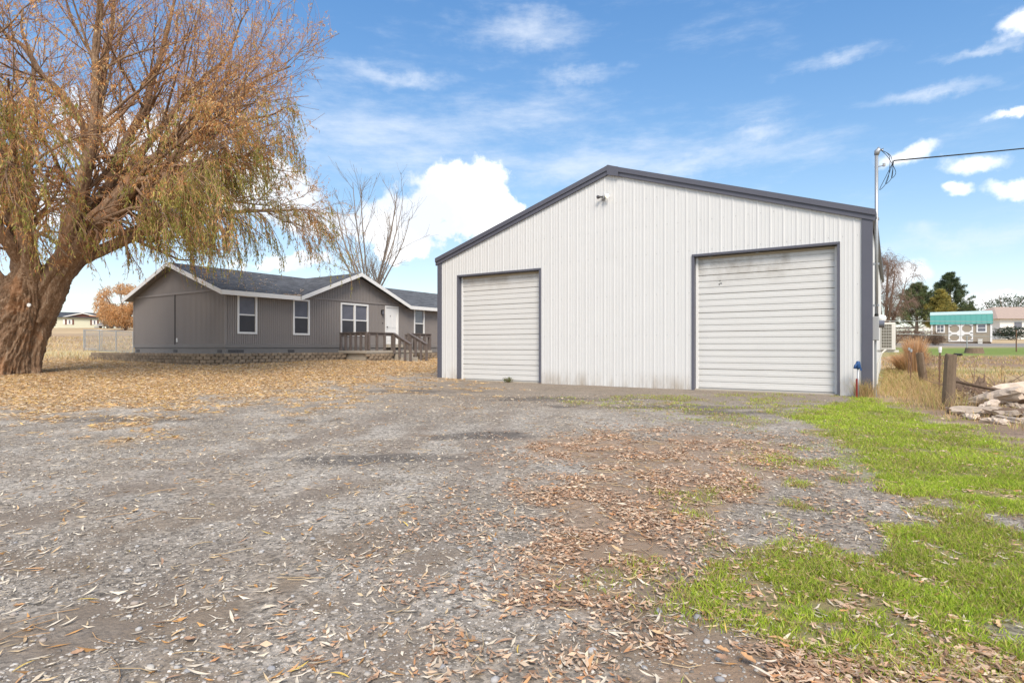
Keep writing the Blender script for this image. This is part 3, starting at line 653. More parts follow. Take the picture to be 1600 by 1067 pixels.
# porch: slab, steps, chunky railing
porch = thing('porch', 'raised concrete porch with chunky brown painted wooden railing and steps', 'porch', M_=MH)
PX0, PX1, PY, PZ = 5.6, 10.3, -2.4, 1.0
MB().box(PX0, PX1, PY, -.37, PZ - .13, PZ).build('slab', m_concrete, porch, .01)
MB().box(PX0 + .12, PX1 - .05, PY + .16, -.4, .2, PZ - .135).build('foundation', m_concrete, porch)
for k in range(3): MB().box(7.43, 8.45, PY - .34 * (k + 1), PY - .34 * k - .004, .2, PZ - .17 * (k + 1)).build('step', m_concrete, porch, .01)
RT = PZ + .90
def rail(p0, p1, n, slope=0):
    p0, p1 = Vector(p0), Vector(p1); r_ = MB().beam(p0 + Vector((0, 0, -.02)), p1 + Vector((0, 0, -.02)), .15, .04).build('handrail', m_deck_paint, porch)
    MB().beam(p0 + Vector((0, 0, -.11)), p1 + Vector((0, 0, -.11)), .04, .13).build('sub_rail', m_deck_paint, porch)
    for k in range(n + 1):
        q = p0.lerp(p1, (k + .12) / (n + .24)); base = PZ if not slope else max(.45, PZ - .17 * max(0, math.ceil((PY - q.y) / .34)))
        MB().box(q.x - .05, q.x + .05, q.y - .05, q.y + .05, base - .0, q.z - .045).build('baluster', m_deck_paint, porch, .006)
rail((PX0 + .06, -.45, RT), (PX0 + .06, PY + .06, RT), 5); rail((PX0 + .14, PY + .06, RT), (7.40, PY + .06, RT), 3); rail((8.48, PY + .06, RT), (PX1 - .06, PY + .06, RT), 4)
rail((PX1 - .06, PY + .14, RT), (PX1 - .06, -.45, RT), 5)
for xx in (7.36, 8.52): rail((xx, PY - .02, RT), (xx, PY - 1.22, RT - .56), 3, 1)

# block retaining wall round the bed: each block a piece
rw = thing('retaining_wall', 'low curved retaining wall of tan concrete blocks round the house bed', 'wall', M_=MH)
bk = MB().prism([(-.146, 0, 0), (-.10, -.055, 0), (.0, -.075, 0), (.10, -.055, 0), (.146, 0, 0), (.11, .14, 0), (-.11, .14, 0)], (0, 0, .124))
bme = new_mesh('block', bk.v, bk.f)
bm = bmesh.new(); bm.from_mesh(bme); bmesh.ops.bevel(bm, geom=list(bm.edges), offset=.012, segments=1, affect='EDGES'); bm.to_mesh(bme); bm.free()
def chain(ctrl, step):
    P = [Vector(c) for c in ctrl]; out = []; carry = 0
    for a, b in zip(P[:-1], P[1:]):
        L = (b - a).length; d = (b - a) / L; s = carry
        while s < L: out.append((a + d * s, d)); s += step
        carry = s - L
    return out
ang = [rad(180 + 90 * t / 6) for t in range(7)]
path1 = [(-1.25, 9.3)] + [(-.45 + 1.0 * math.cos(a) * .95, .35 + 1.25 * math.sin(a)) for a in ang] + [(5.35, -.9)]
path1 = [(-1.4, 9.3), (-1.4, .3), (-1.32, -.25), (-1.1, -.65), (-.75, -.92), (-.3, -1.05), (5.5, -1.05)]
path2 = [(5.62, -2.55), (7.2, -2.55)]; path3 = [(8.75, -2.55), (13.5, -2.55)]
def wz(lx, ly): w = MH @ Vector((lx, ly, 0)); return gzf(w.x, w.y)
for path, nc, ztop in ((path1, 4, .92), (path2, 3, .86), (path3, 3, .86)):
    for c in range(nc):
        pp = [Vector(p) for p in path]; pp[0] = pp[0] + (pp[1] - pp[0]).normalized() * (.15 if c % 2 else 0)
        for q, d in chain(pp, .302):
            o = link('block', bme, m_block, rw); nx = Vector((d.y, -d.x)); q2 = q - nx * (.012 * c)
            o.location = (q2.x, q2.y, ztop - .13 * (nc - c) + rng.uniform(-.006, .006)); o.rotation_euler = (0, 0, math.atan2(d.y, d.x) + rng.uniform(-.05, .05))
bed = MB().prism([(-1.3, 9.3, .80), (-1.3, .3, .80), (-1.2, -.25, .80), (-.98, -.6, .80), (-.3, -.95, .80), (13.5, -.95, .80), (13.5, .02, .80), (.04, .02, .80), (.04, 9.3, .80)], (0, 0, .07)).build('planting_bed', m_soil)
bed.matrix_world = MH; bed['kind'] = 'structure'
bed2 = MB().prism([(8.75, -2.45, .70), (13.5, -2.45, .70), (13.5, -.95, .70), (8.75, -.95, .70)], (0, 0, .08)).build('planting_bed', m_soil); bed2.matrix_world = MH; bed2['kind'] = 'structure'

# ------------------------------------------------------------------ trees
def nrm(v): return v / (np.linalg.norm(v, axis=-1, keepdims=True) + 1e-9)
def resample(P, n):
    P = np.array(P, float); d = np.r_[0, np.cumsum(np.linalg.norm(np.diff(P, axis=0), axis=1))]; t = np.linspace(0, d[-1], n)
    Q = np.stack([np.interp(t, d, P[:, k]) for k in range(3)], 1)
    for _ in range(2): Q[1:-1] = .25 * Q[:-2] + .5 * Q[1:-1] + .25 * Q[2:]
    return Q
def grow(P, Rr, count, length, ang, n, t0=.15, t1=1.0, bias=(0, 0, .1), wob=.12, rk=.55, rmin=.004, biasf=None, taper=.25):
    """children of polylines P (m,k,3): count per parent"""
    m, k, _ = P.shape
    par = np.repeat(np.arange(m), count); M2 = len(par)
    t = rng.uniform(t0, t1, M2) * (k - 1.001); i0 = t.astype(int); f = (t - i0)[:, None]
    pos = P[par, i0] * (1 - f) + P[par, i0 + 1] * f; tan = nrm(P[par, i0 + 1] - P[par, i0]); r0 = Rr[par, i0]
    rnd = nrm(rng.normal(size=(M2, 3))); perp = nrm(rnd - (rnd * tan).sum(1, keepdims=True) * tan)
    a = rng.uniform(ang[0], ang[1], M2)[:, None]; d = np.cos(a) * tan + np.sin(a) * perp
    L = rng.uniform(length[0], length[1], M2) * (1.15 - .45 * t / (k - 1)); step = (L / (n - 1))[:, None]
    out = np.empty((M2, n, 3)); out[:, 0] = pos
    B = np.array(bias)[None] if biasf is None else biasf(pos)
    w = rng.normal(size=(M2, 3)) * wob
    for q in range(1, n):
        d = nrm(d + B * (3.0 / n) + w * .6 + rng.normal(size=(M2, 3)) * wob); out[:, q] = out[:, q - 1] + d * step
    rs = np.maximum(r0 * rk, rmin)[:, None] * np.linspace(1, taper, n)[None]
    return out, np.maximum(rs, rmin * .6)
def merge(parts):
    V, F, b = [], [], 0
    for v, f in parts: V.append(v); F.append(f + b); b += len(v)
    return np.concatenate(V), np.concatenate(F)
def leaf_quads(pos, d, L, Wd, colr):
    """pos base, d direction, diamond leaves"""
    n = len(pos); d = nrm(d); r = nrm(np.cross(d, rng.normal(size=(n, 3)))) ; L = L[:, None]; Wd = Wd[:, None]
    sag = np.cross(d, r) * L * .10
    V = np.stack([pos, pos + d * L * .45 + r * Wd * .5 + sag, pos + d * L, pos + d * L * .45 - r * Wd * .5 + sag], 1).reshape(-1, 3)
    return V, np.arange(n * 4).reshape(-1, 4), np.repeat(colr, 4, 0)
def pal(n, cols, w, jit=.18):
    c = np.array(cols)[rng.choice(len(cols), n, p=np.array(w) / sum(w))]; return c * (1 + jit * rng.normal(size=(n, 1))).clip(.5, 1.6)

# the big willow: limbs laid out by hand, everything finer is grown
WD = 18.6; wscale = WD / FPX
wb = (-16.4, WD); wz0 = gzf(*wb)
def wp(p, y, dy=0.0): return ((p - CX) * wscale, WD + dy, CAM_H + (HY - y) * wscale)
limb_def = [
    ([(85, 440, 0), (118, 392, -.1), (170, 352, -.4), (235, 318, -.8), (330, 278, -1.0), (410, 258, -1.2), (470, 262, -1.3)], .50, .035),
    ([(90, 430, .1), (128, 345, .2), (178, 250, .4), (212, 150, .5), (238, 55, .6), (262, -60, .7)], .34, .03),
    ([(95, 425, -.2), (150, 310, -.6), (188, 190, -1.0), (196, 80, -1.3), (205, -70, -1.4)], .33, .03),
    ([(75, 430, .3), (92, 330, .6), (106, 220, 1.0), (112, 120, 1.3), (126, -10, 1.6), (132, -150, 1.8)], .29, .03),
    ([(60, 440, -.3), (62, 340, -.9), (54, 240, -1.5), (62, 100, -2.0), (48, -80, -2.4)], .28, .03),
    ([(25, 445, .2), (14, 345, .3), (26, 250, .6), (18, 130, .9), (-14, -20, 1.2)], .26, .03),
    ([(30, 450, -.2), (-40, 370, -.6), (-140, 315, -1.0), (-260, 280, -1.4), (-360, 300, -1.6)], .24, .03),
    ([(20, 450, .5), (-30, 330, 1.6), (-110, 180, 2.8), (-190, 40, 3.6)], .24, .03),
    ([(150, 350, -.3), (235, 235, .2), (310, 160, .6), (390, 110, .9), (468, 78, 1.1)], .22, .02),
    ([(185, 345, -.5), (270, 312, -1.6), (350, 300, -2.4), (425, 305, -3.0)], .22, .02),
    ([(215, 322, -.6), (300, 235, -.4), (380, 200, -.2), (480, 170, 0)], .18, .02),
    ([(110, 400, .4), (190, 330, 2.0), (270, 290, 3.6), (360, 270, 4.8), (430, 268, 5.4)], .28, .02),
    ([(80, 420, -.5), (130, 330, -2.4), (190, 270, -4.2), (250, 250, -5.6)], .28, .02),
    ([(50, 430, .5), (70, 300, 2.5), (100, 190, 4.2), (150, 90, 5.4), (190, -10, 6)], .30, .025),
    ([(180, 280, .4), (250, 150, .9), (320, 60, 1.3), (370, -30, 1.5)], .17, .02),
    ([(60, 380, -1.0), (30, 300, -2.8), (-10, 220, -4.2), (-60, 150, -5.2)], .26, .02),
    ([(260, 305, -.8), (340, 250, -1.6), (420, 215, -2.0), (485, 205, -2.2)], .14, .015),
    ([(110, 200, 1.0), (60, 110, .4), (0, 40, -.2), (-60, -40, -.6)], .15, .02)]
NL = 14; LP, LR = [], []
for pts, ra, rb in limb_def:
    pts = [(p if p < 300 else 300 + (p - 300) * .80, y_, d_) for p, y_, d_ in pts]; p0_ = pts[0]; pts = [(45 + .3 * (p0_[0] - 45), p0_[1] + 55, p0_[2] * .2)] + pts if p0_[1] > 370 else pts
    Q = resample([wp(*p) for p in pts], NL); Q[1:-1] += rng.normal(size=(NL - 2, 3)) * .07
    LP.append(Q); LR.append(rb + (ra * .86 - rb) * (1 - np.linspace(0, 1, NL)) ** 1.25)
LP, LR = np.array(LP), np.array(LR)
willow = thing('willow_tree', 'huge leaning willow with furrowed trunk and thinning orange autumn foliage', 'tree', (wb[0], wb[1], wz0))
def wlocal(V): return V - np.array([wb[0], wb[1], wz0])
# trunk: ring sweep with ridges and root flare
K, NT_ = 220, 150; th = np.linspace(0, 2 * np.pi, K, endpoint=False); TV = []
for q in range(NT_):
    t = q / (NT_ - 1); h = -.15 + t * 3.6
    cx = wb[0] + .02 + 1.22 * t ** 1.2; cy = wb[1] + .1 * t; r = .80 - .08 * math.sin(t * 3.0) + .12 * t + .16 * math.exp(-t * 9)
    tw = th + .25 * t + .12 * np.sin(t * 7 + 2 * np.cos(th))
    ridge = 1 - np.abs(2 * fbm(np.cos(tw) * 5.5 + 9, np.sin(tw) * 5.5 + h * .9 + .5 * np.sin(h * 3 + 4 * tw), 12, 4) - 1)        # long furrows up the stem
    fine_ = 1 - np.abs(2 * fbm(np.cos(tw) * 14 + 4, np.sin(tw) * 14 + h * 3.2, 17, 3) - 1)
    plate = fbm(np.cos(tw) * 9 + 2, np.sin(tw) * 9 + h * 5.0, 19, 2)
    fl_ = 1 + .12 * np.sin(5 * th + 1.0 + t * 1.5) * (math.exp(-t * 4) + .30) + .05 * np.sin(9 * th + 3 * t)
    rr = r * fl_ * (1.0 if t < .78 else 1 - (t - .78) * 1.1) + .26 * (ridge - .8) + .17 * (fine_ - .8) + .11 * (plate - .5)
    TV.append(np.stack([cx + rr * np.cos(th), cy + rr * np.sin(th), np.full(K, wz0 + h)], 1))
TV = np.array(TV); i = np.arange(NT_ - 1)[:, None] * K + np.arange(K)[None]; j = np.arange(NT_ - 1)[:, None] * K + (np.arange(K)[None] + 1) % K
TF = np.stack([i, j, j + K, i + K], -1).reshape(-1, 4)
trunk = link('trunk', new_mesh('trunk', wlocal(TV.reshape(-1, 3)), TF, smooth_=True), m_bark, willow)
MB().tube([(wp(84, 480, 0)[0] - wb[0], -.93, wp(84, 480)[2] - wz0), (wp(84, 480, 0)[0] - wb[0], -.97, wp(84, 480)[2] - wz0)], .055, 12).build('white_tag', m_white_paint, trunk)
for P_, R_ in zip(LP, LR):
    nn_ = 70; P2 = resample(P_, nn_); R2_ = np.interp(np.linspace(0, 1, nn_), np.linspace(0, 1, NL), R_); kk_ = 30
    v, f = tubes(P2[None], R2_[None], kk_); v = v.reshape(nn_, kk_, 3); ax = v - P2[:, None]; aa = np.arange(kk_) * 2 * np.pi / kk_; ss = np.linspace(0, 1, nn_)[:, None] * np.linalg.norm(P_[-1] - P_[0])
    rd = (1 - np.abs(2 * fbm(np.cos(aa)[None] * 3.5 + 5 + 0 * ss, np.sin(aa)[None] * 3.5 + ss * 1.3 + P_[0, 0], 41, 3) - 1)) - .8 + .5 * (fbm(np.cos(aa)[None] * 5 + 0 * ss, np.sin(aa)[None] * 5 + ss * 4, 43, 2) - .5)
    v = (P2[:, None] + ax * (1 + .55 * rd[..., None])).reshape(-1, 3); link('limb', new_mesh('limb', wlocal(v), f, smooth_=True), m_bark, willow)
def wbias(pos):
    up = sstep(pos[:, 2], 3.8, 8.5); b = np.zeros_like(pos); b[:, 2] = -.32 + .60 * up; b[:, 0] = .10 * np.sign(pos[:, 0] + 15)
    return b
def trim(P, Rr, lim=-6.4, zlo=3.0):
    ok = (P[:, -1, 0] < lim + rng.normal(size=len(P)) * .18) & (P[:, :, 2].min(1) > zlo + rng.random(len(P)) * .7 + .5 * (P[:, -1, 0] < -13)); return P[ok], Rr[ok]
B1, R1 = grow(LP, LR, 14, (2.0, 4.2), (.35, .95), 8, .22, 1.0, wob=.10, rk=.42, rmin=.016, biasf=wbias)
B1, R1 = trim(B1, R1, zlo=3.3)
B2, R2 = grow(B1, R1, 6, (1.1, 2.4), (.3, .9), 6, .15, 1.0, wob=.11, rk=.5, rmin=.008, biasf=wbias)
B2, R2 = trim(B2, R2)
def tbias(pos):
    up = sstep(pos[:, 2], 4.2, 9.0); b = np.zeros_like(pos); b[:, 2] = -.95 + 1.15 * up; return b
B3, R3 = grow(B2, R2, 6, (.5, 1.25), (.2, .9), 5, .1, 1.0, wob=.12, rk=.6, rmin=.0055, biasf=tbias)
B3, R3 = trim(B3, R3, zlo=2.6)
HI_ = [0, 9, 11, 12, 16, 10]; HB, HR = grow(np.concatenate([LP[HI_], LP[HI_[:4]]]), np.concatenate([LR[HI_], LR[HI_[:4]]]), 20, (1.5, 3.1), (.5, 1.2), 9, .46, 1.0, wob=.08, rk=.3, rmin=.009, bias=(.05, 0, -.8)); HB, HR = trim(HB, HR, zlo=2.35)
H3, HR3 = grow(HB, HR, 12, (.5, 1.1), (.2, .8), 5, .1, 1.0, wob=.1, rk=.6, rmin=.005, bias=(0, 0, -1.3))
H3, HR3 = trim(H3, HR3, zlo=2.1)
v, f = merge([tubes(B1, R1, 5), tubes(B2, R2, 4), tubes(HB, HR, 4)]); o = link('branches', new_mesh('branches', wlocal(v), f, smooth_=True), m_bark, willow); o['kind'] = 'stuff'
v, f = merge([tubes(B3, R3, 3), tubes(H3, HR3, 3)]); o = link('twigs', new_mesh('twigs', wlocal(v), f), m_twig, willow); o['kind'] = 'stuff'
def leaves_on(P, per, greenish):
    m, k, _ = P.shape; par = np.repeat(np.arange(m), per); t = rng.uniform(.1, 1, len(par)) * (k - 1.001); i0 = t.astype(int); f = (t - i0)[:, None]
    pos = P[par, i0] * (1 - f) + P[par, i0 + 1] * f; tan = nrm(P[par, i0 + 1] - P[par, i0]); keep = (rng.random(m) < np.where(pos[::per, 2] > 8.5, .62, .95))[par] if True else None
    pos, tan = pos[keep], tan[keep]; n = len(pos)
    d = nrm(tan * .5 + rng.normal(size=(n, 3)) * .45 + np.array([0, 0, -.75]))
    low = sstep(-pos[:, 2], -8.0, -3.2) * sstep(pos[:, 0], -14.5, -10.5) * .9 + greenish
    gn = (low + 1.3 * (fbm(pos[:, 0] * .7 + pos[:, 1] * .5, pos[:, 2] * .7, 77, 3) - .5)) > rng.uniform(.20, .80, n)
    cA = pal(n, [(.74, .38, .13), (.80, .52, .23), (.62, .29, .11), (.76, .58, .30)], [3, 3, 2, 2]); cB = pal(n, [(.36, .36, .09), (.47, .44, .12), (.26, .30, .07), (.60, .50, .16)], [3, 3, 2, 2])
    colr = np.where(gn[:, None], cB, cA)
    return leaf_quads(pos, d, rng.uniform(.09, .16, n), rng.uniform(.018, .030, n), colr)
LVs = [leaves_on(B3, 10, .0), leaves_on(H3, 14, .45)]
b = len(LVs[0][0]); V = np.concatenate([LVs[0][0], LVs[1][0]]); F = np.concatenate([LVs[0][1], LVs[1][1] + b]); Cc = np.concatenate([LVs[0][2], LVs[1][2]])
o = link('crown', new_mesh('crown', wlocal(V), F, Cc), m_leaf, willow); o['kind'] = 'stuff'

def bare_tree(name, label, base, h, stems, spread, seed_r, mt, twigm, r0=.16, fine=(10, 6), up=.35, group=None, clear=.10):
    x, y = base; z = gzf(x, y); t_ = thing(name, label, 'tree', (x, y, z), group=group); P, Rr = [], []
    for s in range(stems):
        a = 2 * np.pi * s / stems + rng.uniform(-.3, .3); sp = spread * rng.uniform(.35, 1); hh = h * rng.uniform(.72, 1)
        P.append(resample([(0, 0, -.2), (.15 * math.cos(a), .15 * math.sin(a), h * clear), (sp * .5 * math.cos(a), sp * .5 * math.sin(a), clear * h + (hh - clear * h) * .4), (sp * .85 * math.cos(a), sp * .85 * math.sin(a), hh * .78), (sp * math.cos(a), sp * math.sin(a), hh)], 12)); Rr.append(np.linspace(r0, .02, 12))
    P, Rr = np.array(P), np.array(Rr)
    v, f = tubes(P, Rr, 7); link('trunk', new_mesh('trunk', v, f, smooth_=True), mt, t_)
    b1, q1 = grow(P, Rr, fine[0], (h * .13, h * .32), (.3, .75), 7, .28, .98, bias=(0, 0, up), wob=.07, rk=.45, rmin=.018)
    b2, q2 = grow(b1, q1, fine[1], (h * .05, h * .14), (.3, .8), 5, .2, 1, bias=(0, 0, up), wob=.08, rk=.55, rmin=.010)
    v, f = merge([tubes(b1, q1, 4), tubes(b2, q2, 3)]); o = link('crown', new_mesh('crown', v, f), twigm, t_); o['kind'] = 'stuff'
    return t_, b2, q2
bare_tree('bare_tree', 'leafless multi-stemmed tree rising behind the house roof', ((578 - CX) / FPX * 43, 43), 11.4, 13, 4.2, 1, m_bare, m_bare, .10, (9, 5), .14, None, .26)
t_, b2, q2 = bare_tree('weeping_tree', 'bare reddish tree with fine drooping twigs seen past the garage side', ((1382 - CX) / FPX * 46, 46), 7.7, 6, 1.7, 2, m_fine_twig, m_fine_twig, .14, (10, 8), .15)
b3, q3 = grow(b2, q2, 5, (.6, 1.3), (.2, .9), 4, .2, 1, bias=(0, 0, -1.1), rmin=.008, rk=.7); v, f = tubes(b3, q3, 3); o = link('drooping_twigs', new_mesh('drooping_twigs', v, f), m_fine_twig, t_); o['kind'] = 'stuff'

def conifer(label, p, ytop, D, width, cols, w, dens=1.0, tier=.55):
    x = (p - CX) / FPX * D; z = gzf(x, D); h = CAM_H + (HY - ytop) / FPX * D - z
    t_ = thing('pine_tree', label, 'tree', (x, D, z), group=None)
    MB().tube([(0, 0, -.2), (.05, 0, h * .5), (0, 0, h * .97)], [.22, .13, .03], 8).build('trunk', m_bare, t_)
    nb = int(95 * dens); pos0, dirs, Ls = [], [], []
    zz = h * (.16 + .82 * rng.random(nb) ** .85); a = rng.uniform(0, 2 * np.pi, nb); Lb = width * (1.05 - ((zz / h - .10) / .92) ** 1.25).clip(.06, 1) * rng.uniform(.55, 1.12, nb)
    P0 = np.stack([0 * a, 0 * a, zz], 1); D0 = np.stack([np.cos(a), np.sin(a), rng.uniform(.12, .55, nb)], 1)
    P = P0[:, None] + D0[:, None] * (np.linspace(0, 1, 5)[None, :, None] * Lb[:, None, None]); P[:, :, 2] += (np.linspace(0, 1, 5)[None] ** 2) * Lb[:, None] * .25
    v, f = tubes(P, np.linspace(.045, .015, 5)[None].repeat(nb, 0), 4); link('boughs', new_mesh('boughs', v, f), m_bare, t_)['kind'] = 'stuff'
    k = 16; par = np.repeat(np.arange(nb), k); t = rng.uniform(.35, 1.02, nb * k) ** .7; c = P[par, 0] + (P[par, 4] - P[par, 0]) * t[:, None] + rng.normal(size=(nb * k, 3)) * (.03 + .045 * Lb[par, None])
    m = 14; cc = np.repeat(c, m, 0); n = len(cc); d = nrm(rng.normal(size=(n, 3)) * .8 + np.array([0, 0, .75]) + .5 * np.repeat(D0[par], m, 0))
    tuftc = pal(len(c), cols, w, .22); colr = np.repeat(tuftc, m, 0)
    V, F, Cl = leaf_quads(cc, d, rng.uniform(.26, .50, n), rng.uniform(.03, .05, n), colr)
    link('crown', new_mesh('crown', V, F, Cl), m_needle, t_)['kind'] = 'stuff'
dkg = [(.095, .135, .06), (.065, .10, .055), (.14, .17, .07)]
conifer('tall dark green pine behind the teal roofed shed', 1484, 428, 72, 3.3, dkg, [3, 3, 2], 1.25)
conifer('shorter broad green pine left of the golden tree', 1432, 445, 66, 2.9, [(.13, .17, .07), (.09, .13, .06), (.18, .20, .08)], [3, 3, 2], 1.1)
conifer('yellowing conifer between the two green pines', 1471, 456, 64, 1.9, [(.42, .35, .09), (.32, .28, .08), (.20, .21, .07)], [3, 2, 2], .9)
conifer('small dark pine beside the ridge of the teal shed', 1515, 476, 78, 1.3, dkg, [3, 3, 2], .45)

def shrub(name, label, cat, x, y, h, r, n, cols, w, L=(.1, .2), Wd=(.02, .04), up=.6, stem=m_fine_twig, mt=None, group=None):
    z = gzf(x, y); t_ = thing(name, label, cat, (x, y, z), group=group); ns = 14
    a = rng.uniform(0, 2 * np.pi, ns); P = np.stack([np.zeros((ns, 3)), np.stack([r * .4 * np.cos(a), r * .4 * np.sin(a), np.full(ns, h * .45)], 1), np.stack([r * .8 * np.cos(a), r * .8 * np.sin(a), h * rng.uniform(.6, 1, ns)], 1)], 1)
    v, f = tubes(P, np.tile(np.array([[.03, .02, .008]]) * max(.4, h / 2), (ns, 1)), 4); link('stems', new_mesh('stems', v, f), stem, t_)['kind'] = 'stuff'
    c = nrm(rng.normal(size=(n, 3))) * rng.random((n, 1)) ** .4 * np.array([r, r, h * .48]) + np.array([0, 0, h * .53]); lump = fbm(c[:, 0] * 2.2 / r + c[:, 1] / r, c[:, 2] * 3 / h, 91, 3); c = c[lump > .40]
    n = len(c); d = nrm(rng.normal(size=(n, 3)) + np.array([0, 0, up])); V, F, Cl = leaf_quads(c, d, rng.uniform(*L, n), rng.uniform(*Wd, n), pal(n, cols, w, .22))
    link('foliage', new_mesh('foliage', V, F, Cl), mt or m_leaf, t_)['kind'] = 'stuff'
gold = [(.72, .46, .24), (.64, .38, .17), (.78, .55, .33)]
def atp(p, D): return (p - CX) / FPX * D
shrub('golden_willow', 'round golden orange willow behind the neighbouring carport', 'tree', atp(196, 84), 84, 6.8, 3.9, 14000, gold, [3, 2, 2], (.3, .6), (.06, .12), -.5)
shrub('golden_willow', 'small pale golden tree beside the far carport roof', 'tree', atp(172, 96), 96, 4.2, 1.6, 2500, [(.56, .42, .26), (.50, .34, .18)], [1, 1], (.25, .5), (.05, .1), -.2)
brn = [(.20, .13, .09), (.28, .18, .11), (.15, .11, .08)]
for k, (p, D, h, r) in enumerate(((1398, 50, 1.5, 1.6), (1418, 54, 1.2, 1.5), (1446, 53, 1.1, 1.4), (1461, 50, .8, .8))):
    shrub('dry_shrub', ['taller brown scrub close beside the garage wall', 'grey brown scrub under the shorter green pine', 'low brown scrub in front of the yellowing conifer', 'smallest brown bush touching the shed corner'][k], 'shrub', atp(p, D), D, h, r, 2200, brn, [2, 2, 2], (.15, .4), (.012, .03), .9, group='brown scrub by the shed')
shrub('green_bush', 'rounded grey green tree behind the pinkish roofed house', 'tree', atp(1578, 125), 125, 9.6, 6.0, 6000, [(.08, .11, .06), (.11, .14, .08)], [1, 1], (.4, .8), (.1, .2), .4)
shrub('green_bush', 'low dark evergreen bush against the pinkish roofed house', 'shrub', atp(1579, 76), 76, 1.7, 2.1, 3000, [(.05, .075, .05), (.07, .09, .06)], [1, 1], (.2, .4), (.05, .1), .4)

# ------------------------------------------------------------------ far buildings
def gz_at(p, D): return gzf(atp(p, D), D)
# tan shed with teal gambrel roof
SD = 54.0; sx0, sx1 = atp(1466, SD), atp(1559.5, SD); SW = 4.5; sz = CAM_H + (HY - 536.5) / FPX * SD
shed = thing('shed', 'tan barn style shed with teal metal roof and white double doors', 'shed', (sx0 + .35, SD + 1.4, sz), rad(-37))
SH = 1.86
wl0 = MB().box(0, SW, 0, 3.2, .14, SH).build('wall', m_tan, shed)
for k in range(12): MB().box(.05 + k * SW / 12, .05 + k * SW / 12 + .03, -.008, -.001, .15, SH - .02).build('batten', m_tan, wl0)
for a, b in ((-.02, .12), (SW - .12, SW + .02)): MB().box(a, b, -.03, .05, .12, SH).build('corner_trim', m_white_paint, shed)
MB().prism([(-.08, -.14, SH - .06), (-.08, .34, SH + .86), (SW + .08, .34, SH + .86), (SW + .08, -.14, SH - .06)], (0, .05, .02)).build('roof', m_teal, shed)
for k in range(13):
    x = -.06 + k * (SW + .12) / 12; MB().beam((x, -.15, SH - .05), (x, .33, SH + .86), .04, .03, (0, -1, .5)).build('roof_seam', m_teal, shed)
MB().prism([(-.1, .30, SH + .84), (-.1, 1.6, SH + 1.16), (SW + .1, 1.6, SH + 1.16), (SW + .1, .30, SH + .84)], (0, .0, .05)).build('upper_roof', m_teal_cap, shed)
MB().prism([(-.08, 3.3, SH - .06), (SW + .08, 3.3, SH - .06), (SW + .08, 1.6, SH + 1.16), (-.08, 1.6, SH + 1.16)], (0, 0, .05)).build('rear_roof', m_teal, shed)
for xx in (0.01, SW - .05): MB().prism([(xx, .05, SH), (xx, .4, SH + .85), (xx, 1.6, SH + 1.15), (xx, 3.15, SH)], (.04, 0, 0)).build('gable', m_tan, shed)
for a in (.08, 1.2, 2.9): MB().box(.05, SW - .05, a, a + .12, -.1, .135).build('skid', m_log_dark, shed)
def shed_window(x0, x1, z0, z1, n):
    w = MB().box(x0, x1, -.05, -.002, z1 - .1, z1).box(x0, x1, -.05, -.002, z0, z0 + .1).box(x0, x0 + .1, -.05, -.002, z0 + .1, z1 - .1).box(x1 - .1, x1, -.05, -.002, z0 + .1, z1 - .1).build('window', m_white_paint, shed)
    MB().box(x0 + .1, x1 - .1, -.015, -.004, z0 + .1, z1 - .1).build('pane', m_glass, w)
    MB().box(x0 + .1, x1 - .1, -.035, -.016, (z0 + z1) / 2 - .02, (z0 + z1) / 2 + .02).build('glazing_bar', m_white_paint, w)
    if n: MB().box((x0 + x1) / 2 - .02, (x0 + x1) / 2 + .02, -.04, -.016, z0 + .1, z1 - .1).build('glazing_bar', m_white_paint, w)
f_ = SW / 93.5
shed_window(7.5 * f_, 22 * f_, 1.0, SH - .03, 1); shed_window(70.5 * f_, 86 * f_, 1.0, SH - .03, 0)
for s, (a, b) in enumerate(((27.5 * f_, 46.3 * f_), (46.7 * f_, 65.5 * f_))):
    d_ = MB().box(a, b, -.03, -.002, .16, SH - .04).build('door', m_tan, shed)
    for z0, z1 in ((.16, .95), (.95, SH - .04)):
        w = .10; cut = .2; m_ = MB()
        m_.box(a, b, -.055, -.031, z0, z0 + w).box(a, b, -.055, -.031, z1 - w, z1).box(a, a + w, -.055, -.031, z0 + w, z1 - w).box(b - w, b, -.055, -.031, z0 + w, z1 - w)
        for cx_, cz_, dx_, dz_ in ((a + w, z0 + w, 1, 1), (b - w, z0 + w, -1, 1), (a + w, z1 - w, 1, -1), (b - w, z1 - w, -1, -1)):
            q = [(cx_, -.055, cz_), (cx_ + dx_ * cut, -.055, cz_), (cx_, -.055, cz_ + dz_ * cut)]; m_.prism(q, (0, .024, 0))
        m_.build('door_trim', m_white_paint, d_)['kind'] = 'stuff'
    for zz in (.3, .95, 1.6): MB().box((a + .02) if s == 0 else (b - .22), (a + .22) if s == 0 else (b - .02), -.066, -.056, zz - .03, zz + .03).build('hinge', m_black, d_)
def bin_(k):
    o = MB().box(72.5 * f_, 79 * f_, -.7, -.3, -.1 + k * .28, .1 + k * .28).box(72 * f_, 79.5 * f_, -.73, -.27, .1 + k * .28, .14 + k * .28).build('storage_bin', m_ac); o.location = shed.location; o.rotation_euler = shed.rotation_euler; return o
for k in range(2): tag(bin_(k), 'white storage bin standing below the shed window, %s of two' % ('lower' if k == 0 else 'upper'), 'bin', 'bins by the shed')

